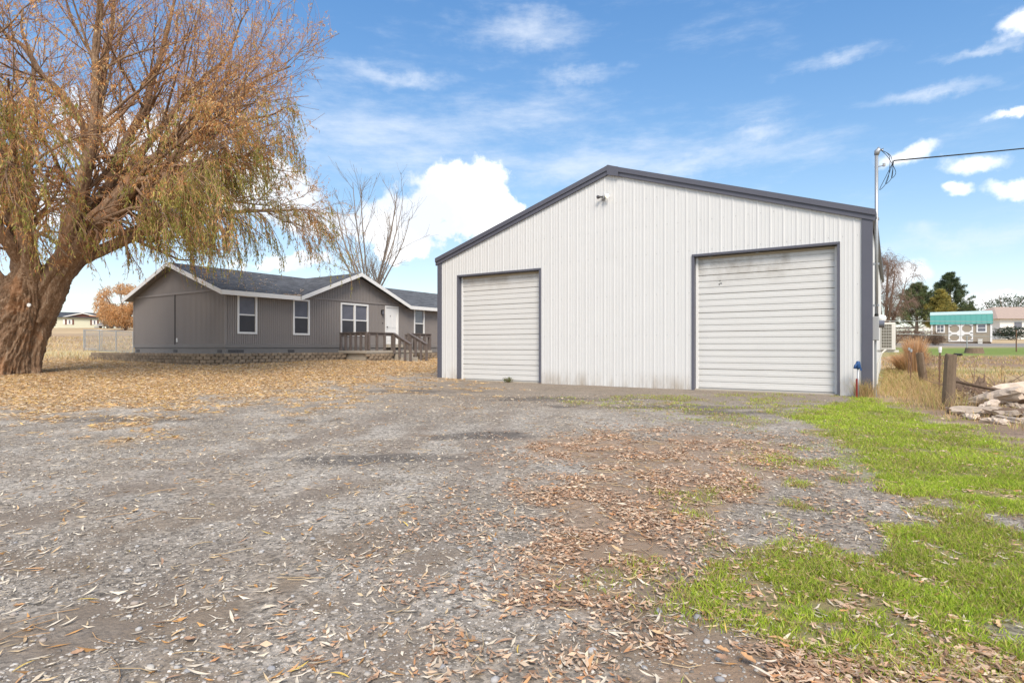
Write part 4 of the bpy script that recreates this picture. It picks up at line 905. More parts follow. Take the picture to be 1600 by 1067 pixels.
# house with pinkish roof
PD = 82; px0 = atp(1559, PD); pz = CAM_H + (HY - 519) / FPX * PD - .4
ph = thing('neighbour_house', 'pale house with pinkish hipped roof behind the shed', 'house', (px0, PD, pz))
MB().box(0.3, 16, 0, 9, -.6, 2.4).build('wall', m_white_paint, ph)
MB().add([(-.5, -.6, 2.3), (16.6, -.6, 2.3), (16.6, 9.6, 2.3), (-.5, 9.6, 2.3), (3.2, 4.5, 4.3), (13.0, 4.5, 4.3)], [(0, 1, 5, 4), (1, 2, 5), (2, 3, 4, 5), (3, 0, 4), (0, 3, 2, 1)]).build('roof', m_pink_roof, ph)
for a in (2.2, 6.5): 
    w = MB().box(a, a + 1.3, -.05, -.002, .9, 2.0).build('window', m_white_paint, ph); MB().box(a + .1, a + 1.2, -.06, -.051, 1.0, 1.9).build('pane', m_glass, w)

# far mobile home, carport and cars on the left
ND = 98.0; nz = CAM_H + (HY - 511.5) / FPX * ND; nx0, nx1 = atp(86, ND), atp(156, ND); nw = nx1 - nx0
nh = thing('mobile_home', 'pale sage mobile home with brown gable far across the field', 'house', (nx0, ND, nz), rad(34))
nw *= .82
MB().box(-6, nw, 0, 9, -.5, 1.75).build('wall', m_sage, nh)
MB().prism([(1.3, -.02, 1.76), (nw + .2, -.02, 1.76), ((1.3 + nw) / 2, -.02, 2.42)], (0, .3, 0)).build('gable', m_brown_roof, nh)
gr = MB().prism([(1.0, -.3, 1.72), ((1.3 + nw) / 2, -.3, 2.45), (nw + .5, -.3, 1.72), (nw + .5, -.3, 1.86), ((1.3 + nw) / 2, -.3, 2.62), (1.0, -.3, 1.86)], (0, 8, 0)).build('gable_trim', m_white_paint, nh)
MB().prism([(-6.3, -.4, 1.7), (nw + .3, -.4, 1.7), (nw + .3, 4.5, 2.75), (-6.3, 4.5, 2.75)], (0, 0, .12)).build('roof', m_roof_dark, nh)
for p0, p1 in ((104, 112), (143, 151), (98, 101)):
    a, b = (atp(p0, ND) - nx0) * .82, (atp(p1, ND) - nx0) * .82
    w = MB().box(a, b, -.06, -.002, .55, 1.4).build('window', m_white_paint, nh); MB().box(a + .25, b - .25, -.07, -.061, .65, 1.3).build('pane', m_glass, w) if b - a > .6 else None
    if b - a > .6:
        for q in (a - .25, b + .02): MB().box(q, q + .22, -.05, -.002, .5, 1.42).build('shutter', m_brown_roof, w)
MB().box(atp(136, ND) - nx0, atp(142, ND) - nx0, -.6, -.05, -.35, .25).build('air_conditioner', m_grey_box, nh)
cp = thing('carport', 'open carport with brown roof beside the far mobile home', 'carport', (atp(157, ND), ND - 1, nz))
MB().prism([(-.5, -1, 1.8), (3.1, -1, 1.45), (3.1, 5, 1.45), (-.5, 5, 1.8)], (0, 0, .14)).build('roof', mat('carport_roof', (.40, .20, .09), .8), cp)
for q in (1.9, 3.0):
    for yq in (-.9, 4.8): MB().box(q - .06, q + .06, yq, yq + .12, -.4, 1.6).build('post', m_wood_old, cp)
def car(name, label, x, y, z, s, rz, body):
    t_ = thing(name, label, 'car', (x, y, z), rz)
    side = [(-2.1, .35), (-2.1, .8), (-1.5, .92), (-1.0, 1.42), (.5, 1.45), (1.15, .95), (2.0, .82), (2.15, .5), (2.1, .32)]
    b_ = MB().prism([(a * s, -.85 * s, h * s) for a, h in side], (0, 1.7 * s, 0)).build('body', body, t_, .05)
    for yy in (-.862, .852): MB().prism([(a * s, yy * s, h * s) for a, h in ((-1.25, .95), (-.92, 1.34), (.45, 1.37), (.9, .97))], (0, .012 * s, 0)).build('window', m_glass, b_)
    for wx in (-1.3, 1.35):
        for yy in (-.88, .70):
            w = MB().tube([(wx * s, yy * s, .33 * s), (wx * s, (yy + .2) * s, .33 * s)], .33 * s, 14).build('wheel', m_tyre, t_); MB().tube([(wx * s, (yy - .01) * s, .33 * s), (wx * s, (yy + .21) * s, .33 * s)], .18 * s, 10).build('rim', m_galv, w)
car('parked_car', 'dark car parked in front of the golden willow', atp(198, 104), 104, gz_at(198, 104) - .05, 1.0, rad(124), m_car_dark)
car('parked_car', 'white car parked under the far carport roof', atp(171.5, ND + 1.5), ND + 1.5, nz - .1, .85, 1.4, m_car_white)

# ------------------------------------------------------------------ fences
def strand(P, r, k=5): return MB().tube(P, r, k)
def chain_fence(label, pts, h, npost, cols_=m_galv, diamond=.075, wr=.0022, gaps=()):
    (xa, ya), (xb, yb) = pts; L = math.hypot(xb - xa, yb - ya); ux, uy = (xb - xa) / L, (yb - ya) / L; z0 = gzf(xa, ya)
    t_ = thing('chain_link_fence', label, 'fence', (xa, ya, z0), math.atan2(uy, ux))
    gh = lambda s: gzf(xa + ux * s, ya + uy * s) - z0
    for k in range(npost):
        s = L * k / (npost - 1); MB().tube([(s, 0, gh(s) - .2), (s, 0, gh(s) + h + .04)], .03, 8).build('post', cols_, t_)
    MB().tube([(s, 0, gh(s) + h) for s in np.linspace(0, L, 9)], .022, 7).build('top_rail', cols_, t_)
    MB().tube([(s, 0, gh(s) + .04) for s in np.linspace(0, L, 9)], .014, 6).build('bottom_rail', cols_, t_)
    m_ = MB(); s = -h
    while s < L:
        for sg in (1, -1):
            a, b = (s, s + h) if sg > 0 else (s + h, s); za, zb = 0.0, h
            if a < 0: za = (0 - a) * 1.0; a = 0.0
            if b < 0: zb = h - (0 - b); b = 0.0
            if a > L: za = (a - L); a = L
            if b > L: zb = h - (b - L); b = L
            if zb - za > .02: m_.beam((a, sg * .004, gh(a) + za + .03), (b, sg * .004, gh(b) + zb), wr * 2, wr * 2, (0, 1, 0))
        s += diamond
    o = m_.build('wire_mesh', cols_, t_); o['kind'] = 'stuff'
    return t_
chain_fence('short galvanised chain link fence running up to the house end wall', [(atp(131, 34.5), 34.5), (atp(208, 32.5), 32.5)], 1.22, 4, wr=.0024)
g_ = thing('chain_link_gate', 'narrow chain link gate leaf leaning beside the fence end post', 'gate', (atp(133, 35.2), 35.2, gz_at(133, 35.2)), .25)
MB().tube([(0, 0, .05), (0, 0, 1.2)], .02, 6).build('frame_side', m_galv, g_); MB().tube([(.9, 0, .05), (.9, 0, 1.2)], .02, 6).build('frame_side', m_galv, g_); MB().tube([(0, 0, 1.2), (.9, 0, 1.2)], .02, 6).build('frame_top', m_galv, g_); MB().tube([(0, 0, .06), (.9, 0, .06)], .02, 6).build('frame_bottom', m_galv, g_)
# pipe fence in front of the shed
FD = 39.0; fpz = lambda p, y: CAM_H + (HY - y) / FPX * FD
pf = thing('pipe_fence', 'two rail grey pipe fence crossing in front of the shed', 'fence', (atp(1380, FD), FD, 0)); ox = atp(1380, FD)
for y0, y1, r in ((501.5, 503, .016), (521, 527.5, .014)): MB().tube([(atp(p, FD) - ox, 0, fpz(p, y0 + (y1 - y0) * (p - 1380) / 220)) for p in (1380, 1500, 1600, 1760)], r, 7).build('rail', m_galv, pf)
for p, yt in ((1381, 500), (1511, 525), (1588, 515), (1690, 505)):
    x = atp(p, FD); MB().tube([(x - ox, 0, gzf(x, FD) - .2), (x - ox, 0, fpz(p, yt))], .035, 7).build('post', m_galv if p != 1588 else m_rust, pf)
# white board fence behind the scrub
bf = thing('board_fence', 'white board fence far behind the brown scrub', 'fence', (atp(1398, 68), 68, gz_at(1400, 68))); bw = atp(1466, 68) - atp(1398, 68)
for zz in (.5, .95, 1.4): MB().box(0, bw, -.02, .02, zz, zz + .2).build('rail', m_white_paint, bf)
for k in range(4): MB().box(k * bw / 3 - .06, k * bw / 3 + .06, .021, .12, -.1, 1.7).build('post', m_white_paint, bf)
# the property line: leaning timber post, old post, steel posts and slack wires
F0 = Vector((8.08, 10.68, 0)); FV = Vv
def fpt(s, off=0.0): q = F0 + FV * s + U * off; return q.x, q.y, gzf(q.x, q.y)
def ragged_post(name, label, base, top, r, n=9):
    b, t = Vector(base), Vector(top); K_ = 14; o_ = thing(name, label, 'post', base); V = []
    for q in range(n):
        f = q / (n - 1); c = (t - b) * f; a = np.arange(K_) * 2 * np.pi / K_; rr = r * (1.08 - .14 * f) * (1 + .09 * np.sin(a * 3 + 1) + .05 * np.sin(a * 7 + q * .3) + .03 * rng.normal(size=K_))
        V += [(c.x + rr[k] * math.cos(a[k]), c.y + rr[k] * math.sin(a[k]), c.z + (.03 * rng.normal() if q == n - 1 else 0)) for k in range(K_)]
    F_ = [(q * K_ + k, q * K_ + (k + 1) % K_, (q + 1) * K_ + (k + 1) % K_, (q + 1) * K_ + k) for q in range(n - 1) for k in range(K_)] + [tuple((n - 1) * K_ + k for k in range(K_))]
    link('shaft', new_mesh('shaft', V, F_), m_wood_old, o_); return o_
x, y, z = fpt(0); ragged_post('timber_post', 'thick weathered round timber post leaning beside the log heap', (x, y, z - .1), (x + .10, y + .05, z + 1.0), .10)
x, y, z = fpt(8.9); ragged_post('timber_post', 'rotten split timber post tangled in wire and dry grass', (x, y, z - .1), (x - .16, y, z + .98), .11)
for s, cap, lab in ((4.6, 1, 'steel fence post with white plastic cap behind the leaning post'), (12.5, 0, 'thin rusty steel fence post with pale top in tall straw'), (9.8, 0, 'thin rusty steel post leaning against the rotten post')):
    x, y, z = fpt(s, .12 if s < 5 else -.35); t_ = thing('steel_post', lab, 'post', (x, y, z)); MB().beam((0, 0, -.1), (.03, 0, 1.08), .035, .008, (0, 1, 0)).beam((0, .014, -.1), (.03, .014, 1.08), .008, .02, (0, 1, 0)).build('shaft', m_rust, t_)
    if cap: MB().tube([(.03, 0, 1.02), (.03, 0, 1.10), (.03, 0, 1.17)], [.028, .04, .036], 9).build('cap', m_white_paint, t_)
    else: MB().box(.0, .05, -.02, .03, 1.0, 1.1).build('pale_top', m_galv, t_)
wf = thing('wire_fence', 'slack rusty wires strung between the old fence posts', 'fence', tuple(fpt(0))); w0 = Vector(fpt(0))
for hh in (.22, .42, .64, .84, .98):
    P = [Vector(fpt(s, .02 * math.sin(s * 2 + hh * 9))) + Vector((0, 0, hh + .03 * math.sin(s * 1.7 + hh * 5) + .03 * rng.normal())) - w0 for s in np.linspace(0, 24, 40)]
    MB().tube(P, .0045, 4).build('strand', m_rust, wf)
stay = MB()
for s in np.arange(.3, 16, .33): a = Vector(fpt(s, 0)) - w0; stay.tube([a + Vector((0, 0, .18)), a + Vector((.01, 0, .6)), a + Vector((rng.normal() * .02, 0, .97))], .003, 4)
stay.build('vertical_stays', m_rust, wf)['kind'] = 'stuff'

# ------------------------------------------------------------------ log heap, stump, weeds
def log(label, p, y, L, r, rz, tilt, mt, ragged=.10, sq=1.0, lift=0.0, name='log'):
    gx_, gy_ = px2g(p, y); z = gzf(gx_, gy_); K_, n = 13, 9; V = []
    t_ = thing(name, label, 'log', (gx_, gy_, z), group='logs in the heap beside the leaning post')
    d = Vector((math.cos(rz) * math.cos(tilt), math.sin(rz) * math.cos(tilt), math.sin(tilt))); sx = Vector((-math.sin(rz), math.cos(rz), 0)); uz = d.cross(sx) * -1; uz = sx.cross(d) * -1
    ph_ = rng.uniform(0, 6, 3); bend = rng.uniform(-.06, .06)
    for q in range(n):
        f = q / (n - 1) - .5; a = np.arange(K_) * 2 * np.pi / K_
        rr = r * (1 - .25 * f) * (1 + ragged * np.sin(2 * a + ph_[0]) + ragged * .7 * np.sin(3 * a + ph_[1] + f * 2) + .5 * ragged * rng.normal(size=K_)) * (.82 if q in (0, n - 1) else 1)
        c = d * (f * L) + sx * (bend * math.sin(f * 6))
        for k in range(K_): V.append(c + sx * (rr[k] * math.cos(a[k])) + Vector((0, 0, 1)) * (rr[k] * sq * math.sin(a[k]) + r * sq * .75 + lift + L * .5 * math.sin(abs(tilt))) + d * (rng.normal() * .03 if q in (0, n - 1) else 0))
    F_ = [(q * K_ + k, q * K_ + (k + 1) % K_, (q + 1) * K_ + (k + 1) % K_, (q + 1) * K_ + k) for q in range(n - 1) for k in range(K_)]
    link('bark', new_mesh('bark', [tuple(v) for v in V], F_), mt, t_)
    for e, q in ((0, 0), (1, n - 1)):
        ring = [tuple(V[q * K_ + k]) for k in range(K_)]; c = tuple(np.mean(np.array(ring), 0)); fs = [((k + 1) % K_, k, K_) if e == 0 else (k, (k + 1) % K_, K_) for k in range(K_)]
        link('cut_end', new_mesh('cut_end', ring + [c], fs), m_log, t_)
log('pale barkless log lying flat in front of the heap', 1530, 650, .72, .085, 2.5, .0, m_log, .22)
log('pale wedge shaped log against the leaning post', 1505, 636, .45, .075, 3.0, .05, m_log, .3, .6)
log('short brown barked log in front of the pale wedge', 1508, 648, .5, .075, 2.3, .0, m_log_dark, .2)
log('thick pale split log resting across the heap', 1556, 640, .75, .13, 2.1, -.3, m_log, .24, .8, .04)
log('thick round log with pinkish bark at the heap end', 1596, 632, 1.0, .17, 2.9, -.1, m_log, .10, 1, .10)
log('dark log lying beneath the pinkish round log', 1588, 652, .8, .09, 2.4, .0, m_log_dark, .18)
log('dark upright root stub in the back of the heap', 1503, 622, .42, .11, 1.9, .9, m_log_dark, .34)
log('dark broken stub standing behind the pale split log', 1533, 626, .42, .09, 1.2, 1.2, m_log_dark, .34)
log('long thin weathered pole slanting over the heap', 1552, 632, 1.5, .035, 2.55, .22, m_log_dark, .14, 1, .12)
log('grey brown broken log behind the leaning pole', 1570, 634, .7, .10, 2.9, .15, m_log_dark, .24, .9, .05)
log('small pale chunk of wood on the soil before the heap', 1556, 662, .32, .05, 2.0, .0, m_log, .25)
log('knobbly pale chunk leaning on the barkless log', 1545, 646, .36, .08, .6, .3, m_log, .3, .9, .04)
log('split pale slab at the foot of the heap', 1580, 660, .55, .07, 1.7, .05, m_log, .3, .5)
for k in range(16):
    log('small broken chunk of pale wood lying loose in the heap' if k % 3 else 'small dark barked chunk wedged among the pale wood pieces', float(rng.uniform(1496, 1610)), float(rng.uniform(622, 656)), float(rng.uniform(.16, .34)), float(rng.uniform(.04, .085)), float(rng.uniform(0, 3.1)), float(rng.uniform(-.3, .4)), m_log if k % 3 else m_log_dark, .3, .8, .0)
hx_, hy_ = px2g(1520, 622); brush = thing('brush_pile', 'tangle of dry sticks and stems in the log heap', 'brush', (hx_, hy_, gzf(hx_, hy_)))
ns = 260; P0 = np.stack([rng.uniform(-.35, 1.9, ns), rng.uniform(-.7, .5, ns), rng.uniform(.0, .26, ns)], 1); dd = nrm(rng.normal(size=(ns, 3)) * np.array([1, 1, .45])); Ls = rng.uniform(.3, .9, ns)[:, None]
v, f = tubes(np.stack([P0, P0 + dd * Ls * .5 + rng.normal(size=(ns, 3)) * .04, P0 + dd * Ls], 1), np.tile(np.array([[.009, .007, .004]]), (ns, 1)), 4); v[:, 2] = np.maximum(v[:, 2], .0); link('sticks', new_mesh('sticks', v, f), m_fine_twig, brush)['kind'] = 'stuff'
gx_, gy_ = px2g(1522, 552); st = thing('tree_stump', 'wide low cut tree stump standing on the far lawn', 'stump', (gx_, gy_, gzf(gx_, gy_)))
MB().tube([(0, 0, -.1), (0, 0, .06), (0, 0, .36)], [.60, .52, .46], 16).build('stump_wood', m_wood_old, st)
gx_, gy_ = px2g(1497, 556); tag(MB().tube([(gx_ - .22, gy_, gzf(gx_, gy_) + .07), (gx_ + .22, gy_, gzf(gx_, gy_) + .07)], [.10, .08], 10).build('drain_pipe', m_black), 'short black plastic pipe lying on soil near the stump', 'pipe')

def blades(base, h, lean, wd, colr, bend=.35):
    """grass blades: base (n,3), h (n), lean (n,2) horizontal offset of tip"""
    n = len(base); a = rng.uniform(0, 2 * np.pi, n); r = np.stack([np.cos(a), np.sin(a), 0 * a], 1) * (wd[:, None] * .5)
    tip = base + np.stack([lean[:, 0], lean[:, 1], h], 1); mid = base + np.stack([lean[:, 0] * bend, lean[:, 1] * bend, h * .6], 1)
    V = np.stack([base - r, base + r, mid + r * .75, mid - r * .75, tip + r * .12, tip - r * .12], 1).reshape(-1, 3)
    b = np.arange(n)[:, None] * 6; F = np.concatenate([b + np.array([[0, 1, 2, 3]]), b + np.array([[3, 2, 4, 5]])])
    return V, F, np.repeat(colr, 6, 0)
def blade_field(name, label, cat, x, y, h, wd, colr, leanf=.5, material=None, zoff=-.01):
    n = len(x); base = np.stack([x, y, gz(x, y) + zoff], 1); lean = rng.normal(size=(n, 2)) * (h * leanf)[:, None]
    V, F, Cl = blades(base, h, lean, wd, colr); o = link(name, new_mesh(name, V, F, Cl), material or m_grass); tag(o, label, cat, None, 'stuff'); return o
def scatter(n, x0, x1, y0, y1, power=0.0):
    u = rng.random(n); y = y0 + (y1 - y0) * u if not power else ((y0 ** (1 - power)) + u * (y1 ** (1 - power) - y0 ** (1 - power))) ** (1 / (1 - power))
    x = rng.uniform(x0, x1, n); return x, y
# green grass
x, y = scatter(850000, -.2, 11, 1.7, 14.5, .95); x2, y2 = scatter(380000, .6, 5.5, 1.9, 5.2, .8); x = np.r_[x, x2]; y = np.r_[y, y2]; z_ = zones(x, y); w = z_['g'] ** 1.4 + z_['sp'] * .40; cl = fbm(x * 5, y * 5, 61, 3)
ok = (rng.random(len(x)) < w * sstep(cl, .25, .48)) & (np.abs(x) < y * 1.0 + .6); x, y, cl = x[ok], y[ok], cl[ok]; n = len(x)
gm = fbm(x * 1.7, y * 1.7, 66, 3)[:, None]
cg_ = pal(n, [(.34, .47, .035), (.47, .58, .06), (.24, .37, .03), (.55, .55, .13)], [3, 3, 2, 1.3], .15) * (.75 + .55 * gm); tan_ = rng.random(n) < .12 + .14 * (gm[:, 0] < .45) + .3 * (1 - zones(x, y)['g']); cg_[tan_] = pal(int(tan_.sum()), [(.46, .37, .17), (.38, .28, .12)], [1, 1])
blade_field('lawn_grass', 'bright green grass at the garage corner and along the drive', 'grass', x, y, rng.uniform(.018, .048, n) * (.55 + cl) * (.85 + .02 * y), rng.uniform(.0028, .0052, n) * (1 + .09 * y), cg_, .55)
# straw by the fence line, rough field, weeds against the garage corner
xs, ys, hs, ws = [], [], [], []
for k in range(6500):
    s = rng.uniform(-.4, 15); q = F0 + FV * s + U * (rng.normal() * .28 - .05); xs.append(q.x); ys.append(q.y); hs.append(rng.uniform(.06, .36) * (1.1 - .03 * s)); ws.append(.006 + .0003 * s)
for k in range(14000):
    q = gp(GW + .15 + abs(rng.normal()) * 1.4, rng.uniform(.3, 15), 0); xs.append(q.x); ys.append(q.y); hs.append(rng.uniform(.03, .16)); ws.append(.007)
for k in range(500):
    q = gp(GW - .1 + rng.normal() * .1, -.12 + rng.normal() * .07, 0); xs.append(q.x); ys.append(q.y); hs.append(rng.uniform(.15, .5)); ws.append(.006)
x, y = scatter(90000, 7, 40, 6.5, 34, .8); ok = (zones(x, y)['fd'] > rng.random(len(x))) & (fbm(x * 1.2, y * 1.2, 70, 3) > .42); x, y = x[ok], y[ok]
xs = np.r_[xs, x]; ys = np.r_[ys, y]; hs = np.r_[hs, rng.uniform(.05, .16, len(x))]; ws = np.r_[ws, .004 + .0006 * y]; n = len(xs)
cs = pal(n, [(.62, .46, .25), (.52, .35, .17), (.44, .30, .14), (.33, .36, .08)], [3, 3, 2, 1.8])
blade_field('dry_grass', 'pale straw coloured dry grass along fence line and rough field', 'grass', xs, ys, hs, ws, cs, .42, m_stuff)
# tall orange dried weeds by the fence
for k, (p, D, hh, rr, nn, lab) in enumerate(((1429, 22.5, 1.55, .42, 1500, 'tall orange dried weed clump beside the old wire fence'), (1420, 24.5, .85, .75, 1800, 'wide low orange straw clump behind the tall dried weeds'))):
    xx = atp(p, D); zz = gzf(xx, D); t_ = thing('weed_clump', lab, 'plant', (xx, D, zz)); a = rng.uniform(0, 2 * np.pi, nn); r_ = rng.random(nn) ** .6 * rr * .5
    V, F, Cl = blades(np.stack([r_ * np.cos(a), r_ * np.sin(a), np.zeros(nn)], 1), rng.uniform(.5, 1, nn) * hh, np.stack([np.cos(a), np.sin(a)], 1) * (rng.random((nn, 1)) * rr), np.full(nn, .014), pal(nn, [(.62, .36, .19), (.68, .46, .28), (.5, .28, .13)], [2, 2, 1]))
    link('stalks', new_mesh('stalks', V, F, Cl), m_stuff, t_)['kind'] = 'stuff'
# weed at the left door sill
q = gp(3.05, -.1, 0); shrub('door_weed', 'small green weed growing at the sill of the garage door', 'weed', q.x, q.y, .16, .17, 420, [(.10, .15, .03), (.16, .2, .05), (.3, .24, .1)], [2, 2, 1], (.04, .08), (.008, .014), .5)

# ------------------------------------------------------------------ gravel and fallen leaves
x, y = scatter(120000, -8, 4.5, 1.75, 8.5, 1.5); z_ = zones(x, y)
ok = (np.abs(x) < y * 1.0 + .4) & (rng.random(len(x)) < (1 - z_['g']) * (1 - .6 * z_['br'])) & (fbm(x * 2.6, y * 2.6, 81, 3) > .36); x, y = x[ok], y[ok]; n = len(x)
r = rng.lognormal(-5.4, .42, n).clip(.002, .018); oct_ = np.array([(1, 0, 0), (0, 1, 0), (-1, 0, 0), (0, -1, 0), (.55, .55, .62), (-.55, .55, .62), (-.55, -.55, .62), (.55, -.55, .62)]) 
a = rng.uniform(0, 6.28, n); S = np.stack([rng.uniform(.7, 1.35, n), rng.uniform(.7, 1.2, n), rng.uniform(.45, .85, n)], 1) * r[:, None]
L8 = oct_[None] * (1 + .18 * rng.normal(size=(n, 8, 3))) * S[:, None]; ca, sa = np.cos(a)[:, None], np.sin(a)[:, None]
V = np.stack([L8[..., 0] * ca - L8[..., 1] * sa + x[:, None], L8[..., 0] * sa + L8[..., 1] * ca + y[:, None], L8[..., 2] + gz(x, y)[:, None] + .001], -1).reshape(-1, 3)
b = np.arange(n)[:, None] * 8; F = np.concatenate([b + np.array([q]) for q in ((0, 1, 5, 4), (1, 2, 6, 5), (2, 3, 7, 6), (3, 0, 4, 7), (4, 5, 6, 7))])
cg_ = pal(n, [(.38, .35, .315), (.26, .235, .205), (.52, .485, .44), (.18, .16, .14), (.40, .34, .27)], [3, 3, 2, 2, 1], .15)
tag(link('gravel', new_mesh('gravel', V, F, np.repeat(cg_, 8, 0)), m_stone_bits), 'loose grey gravel strewn over the driveway', 'gravel', None, 'stuff')

def litter(x, y, L, Wd, colr, lift=.012, curl=.5):
    n = len(x); a = rng.uniform(0, 2 * np.pi, n); d = np.stack([np.cos(a), np.sin(a), rng.normal(size=n) * .16], 1); s = np.stack([-np.sin(a), np.cos(a), rng.normal(size=n) * .35], 1)
    p = np.stack([x, y, gz(x, y) + rng.random(n) * lift + .004], 1); L = L[:, None]; Wd = Wd[:, None]; up = np.array([[0, 0, 1.0]]); c = rng.uniform(-.1, curl, n)[:, None] * L * .3
    V = np.stack([p - d * L * .5 + up * c, p - s * Wd * .5 + up * Wd * .15 * 0, p + d * L * .5 + up * c, p + s * Wd * .5], 1); V[:, :, 2] = np.maximum(V[:, :, 2], (gz(x, y) + .002)[:, None])
    return V.reshape(-1, 3), np.arange(n * 4).reshape(-1, 4), np.repeat(colr, 4, 0)
wil = [(.66, .48, .29), (.72, .60, .43), (.58, .36, .17), (.64, .43, .16), (.42, .25, .12)]
V_, F_, C_, b = [], [], [], 0
def addl(t):
    global b
    V_.append(t[0]); F_.append(t[1] + b); C_.append(t[2]); b += len(t[0])
x, y = scatter(330000, -30, 3, 7, 34, .75); z_ = zones(x, y); ok = (rng.random(len(x)) < z_['lt'] ** 1.3) & (np.abs(x) < y * 1.0 + 1); x, y = x[ok], y[ok]; n = len(x)
HI = MH.inverted(); hx_ = np.array(HI)[0, 0] * x + np.array(HI)[0, 1] * y + np.array(HI)[0, 3]; hy_ = np.array(HI)[1, 0] * x + np.array(HI)[1, 1] * y + np.array(HI)[1, 3]
ok = ~((hx_ > -1.2) & (hy_ > -1.0)) & ~((hx_ > 5.5) & (hy_ > -2.5)); x, y = x[ok], y[ok]; n = len(x)
near_t = np.exp(-((x + 13) ** 2 + (y - 19) ** 2) / 60)[:, None]
addl(litter(x, y, rng.uniform(.06, .12, n) * (1 + .012 * y), rng.uniform(.013, .024, n) * (1 + .02 * y), pal(n, wil, [3, 2, 3, 3, 2]) * (1 - .0 * near_t)))
x, y = scatter(24000, -14, 3.5, 1.7, 14, .35); ok = (np.abs(x) < y + .4) & (fbm(x * .9, y * .9, 88, 3) + .25 * rng.random(len(x)) > .50); x, y = x[ok], y[ok]; n = len(x)
addl(litter(x, y, rng.uniform(.035, .085, n), rng.uniform(.006, .014, n), pal(n, [(.66, .57, .44), (.60, .46, .28), (.50, .27, .10), (.70, .62, .50)], [3, 2, 2, 3]), .006))
x, y = scatter(330000, -1.8, 9, 1.75, 13, 1.1); z_ = zones(x, y); edge = sstep(np.maximum(pdist(x, y, PB1), pdist(x, y, PB2)), -1.3, .1); nl = fbm(x * 4, y * 4, 95, 3)
ok = (rng.random(len(x)) < np.maximum(np.maximum(z_['br'] * sstep(nl, .36, .66), .24 * edge * sstep(nl, .4, .6)), .10 * z_['sp'] + .035 * z_['g'])) & (np.abs(x) < y + .5); x, y = x[ok], y[ok]; n = len(x)
addl(litter(x, y, rng.uniform(.018, .050, n) * (1 + .04 * y), rng.uniform(.005, .015, n) * (1 + .07 * y), pal(n, [(.48, .31, .20), (.60, .43, .30), (.34, .205, .13), (.68, .54, .40), (.52, .27, .13)], [3, 3, 2.5, 2, 1], .2), .014, .6))
tag(link('leaf_litter', new_mesh('leaf_litter', np.concatenate(V_), np.concatenate(F_), np.concatenate(C_)), m_stuff), 'fallen willow leaves and brown leaf litter covering the yard', 'leaves', None, 'stuff')
x, y = scatter(26000, -60, -13, 26, 62, .9); ok = (fbm(x * .5, y * .9, 71, 3) > .40) & (np.abs(x) < y * .98); x, y = x[ok], y[ok]; n = len(x)
blade_field('meadow_grass', 'dry yellow meadow grass across the field behind the fence', 'grass', x, y, rng.uniform(.06, .24, n), .012 + .0006 * y, pal(n, [(.66, .50, .28), (.55, .40, .20), (.44, .36, .14), (.40, .26, .16)], [3, 3, 1.5, 1.5]), .4, m_stuff)
n = 520; rx = np.r_[rng.uniform(-.3, 3.6, 340) , rng.uniform(2.6, 4.6, 180)]; ry = rng.uniform(-.3, 4.0, n); vy = np.clip((rx[340:] - CG0) / (CGM - CG0), 0, 1) * (HW / 2 + OV) - OV; ry[340:] = vy + rng.normal(size=180) * .12; ry = np.clip(ry, -.35, 3.9)
rz_ = zed + (ry + OV) / (HW / 2 + OV) * (zrd - zed) + .03; P = np.array([tuple(MH @ Vector((a, b_, c))) for a, b_, c in zip(rx, ry, rz_)]); V, F, Cl = leaf_quads(P, nrm(rng.normal(size=(n, 3)) * np.array([1, 1, .15])), rng.uniform(.06, .12, n), rng.uniform(.02, .035, n), pal(n, [(.66, .52, .40), (.55, .36, .2)], [2, 1]))
tag(link('roof_leaves', new_mesh('roof_leaves', V, F, Cl), m_stuff), 'fallen leaves scattered over the house shingles and roof valley', 'leaves', None, 'stuff')
# dry stems lying about
n = 2600; x, y = scatter(n, -4, 8, 1.8, 9, .9); z_ = zones(x, y); ok = rng.random(n) < .12 + np.maximum(z_['br'], z_['sp']); x, y = x[ok], y[ok]; n = len(x); a = rng.uniform(0, 6.28, n); Ls = rng.uniform(.06, .26, n)
P = np.stack([np.stack([x + np.cos(a + k * .12) * Ls * (k / 3 - .5), y + np.sin(a + k * .12) * Ls * (k / 3 - .5), gz(x, y) + .006 + .012 * rng.random(n)], 1) for k in range(4)], 1)
v, f = tubes(P, np.full((n, 4), .0016) * (1 + .12 * y[:, None]), 3); tag(link('dry_stems', new_mesh('dry_stems', v, f, np.repeat(pal(n, [(.60, .46, .28), (.46, .30, .17)], [1, 1]), 12, 0)), m_stuff), 'dry straw stems scattered over leaves and gravel', 'straw', None, 'stuff')

# the leaves nearest the path of the drive, one by one
def leaf_mesh(L, Wd, curl, twist, broad):
    n = 7; V, F_ = [], []
    for k in range(n):
        t = k / (n - 1); w = Wd * .5 * (math.sin(math.pi * min(1, t * .96 + .02)) ** (.8 if not broad else .6)) * (1 if not broad else (1 + .25 * math.sin(t * 17)))
        xx = (t - .5) * L; yy = .18 * L * twist * math.sin(t * 3.1); zz = curl * L * (2 * t - 1) ** 2 * .22
        V += [(xx, yy - w, zz + w * .45), (xx, yy, zz), (xx, yy + w, zz + w * (.45 + .3 * twist))]
    for k in range(n - 1):
        a = k * 3; F_ += [(a, a + 3, a + 4, a + 1), (a + 1, a + 4, a + 5, a + 2)]
    return V, F_
lmats = [mat('leaf_cream', (.66, .58, .46), .7, .15, 30, 120), mat('leaf_tan', (.56, .40, .23), .7, .2, 30, 120), mat('leaf_orange', (.54, .31, .15), .7, .2, 30, 120), mat('leaf_brown', (.40, .25, .16), .7, .25, 30, 120), mat('leaf_yellow', (.58, .42, .10), .7, .2, 30, 120)]
LM = []
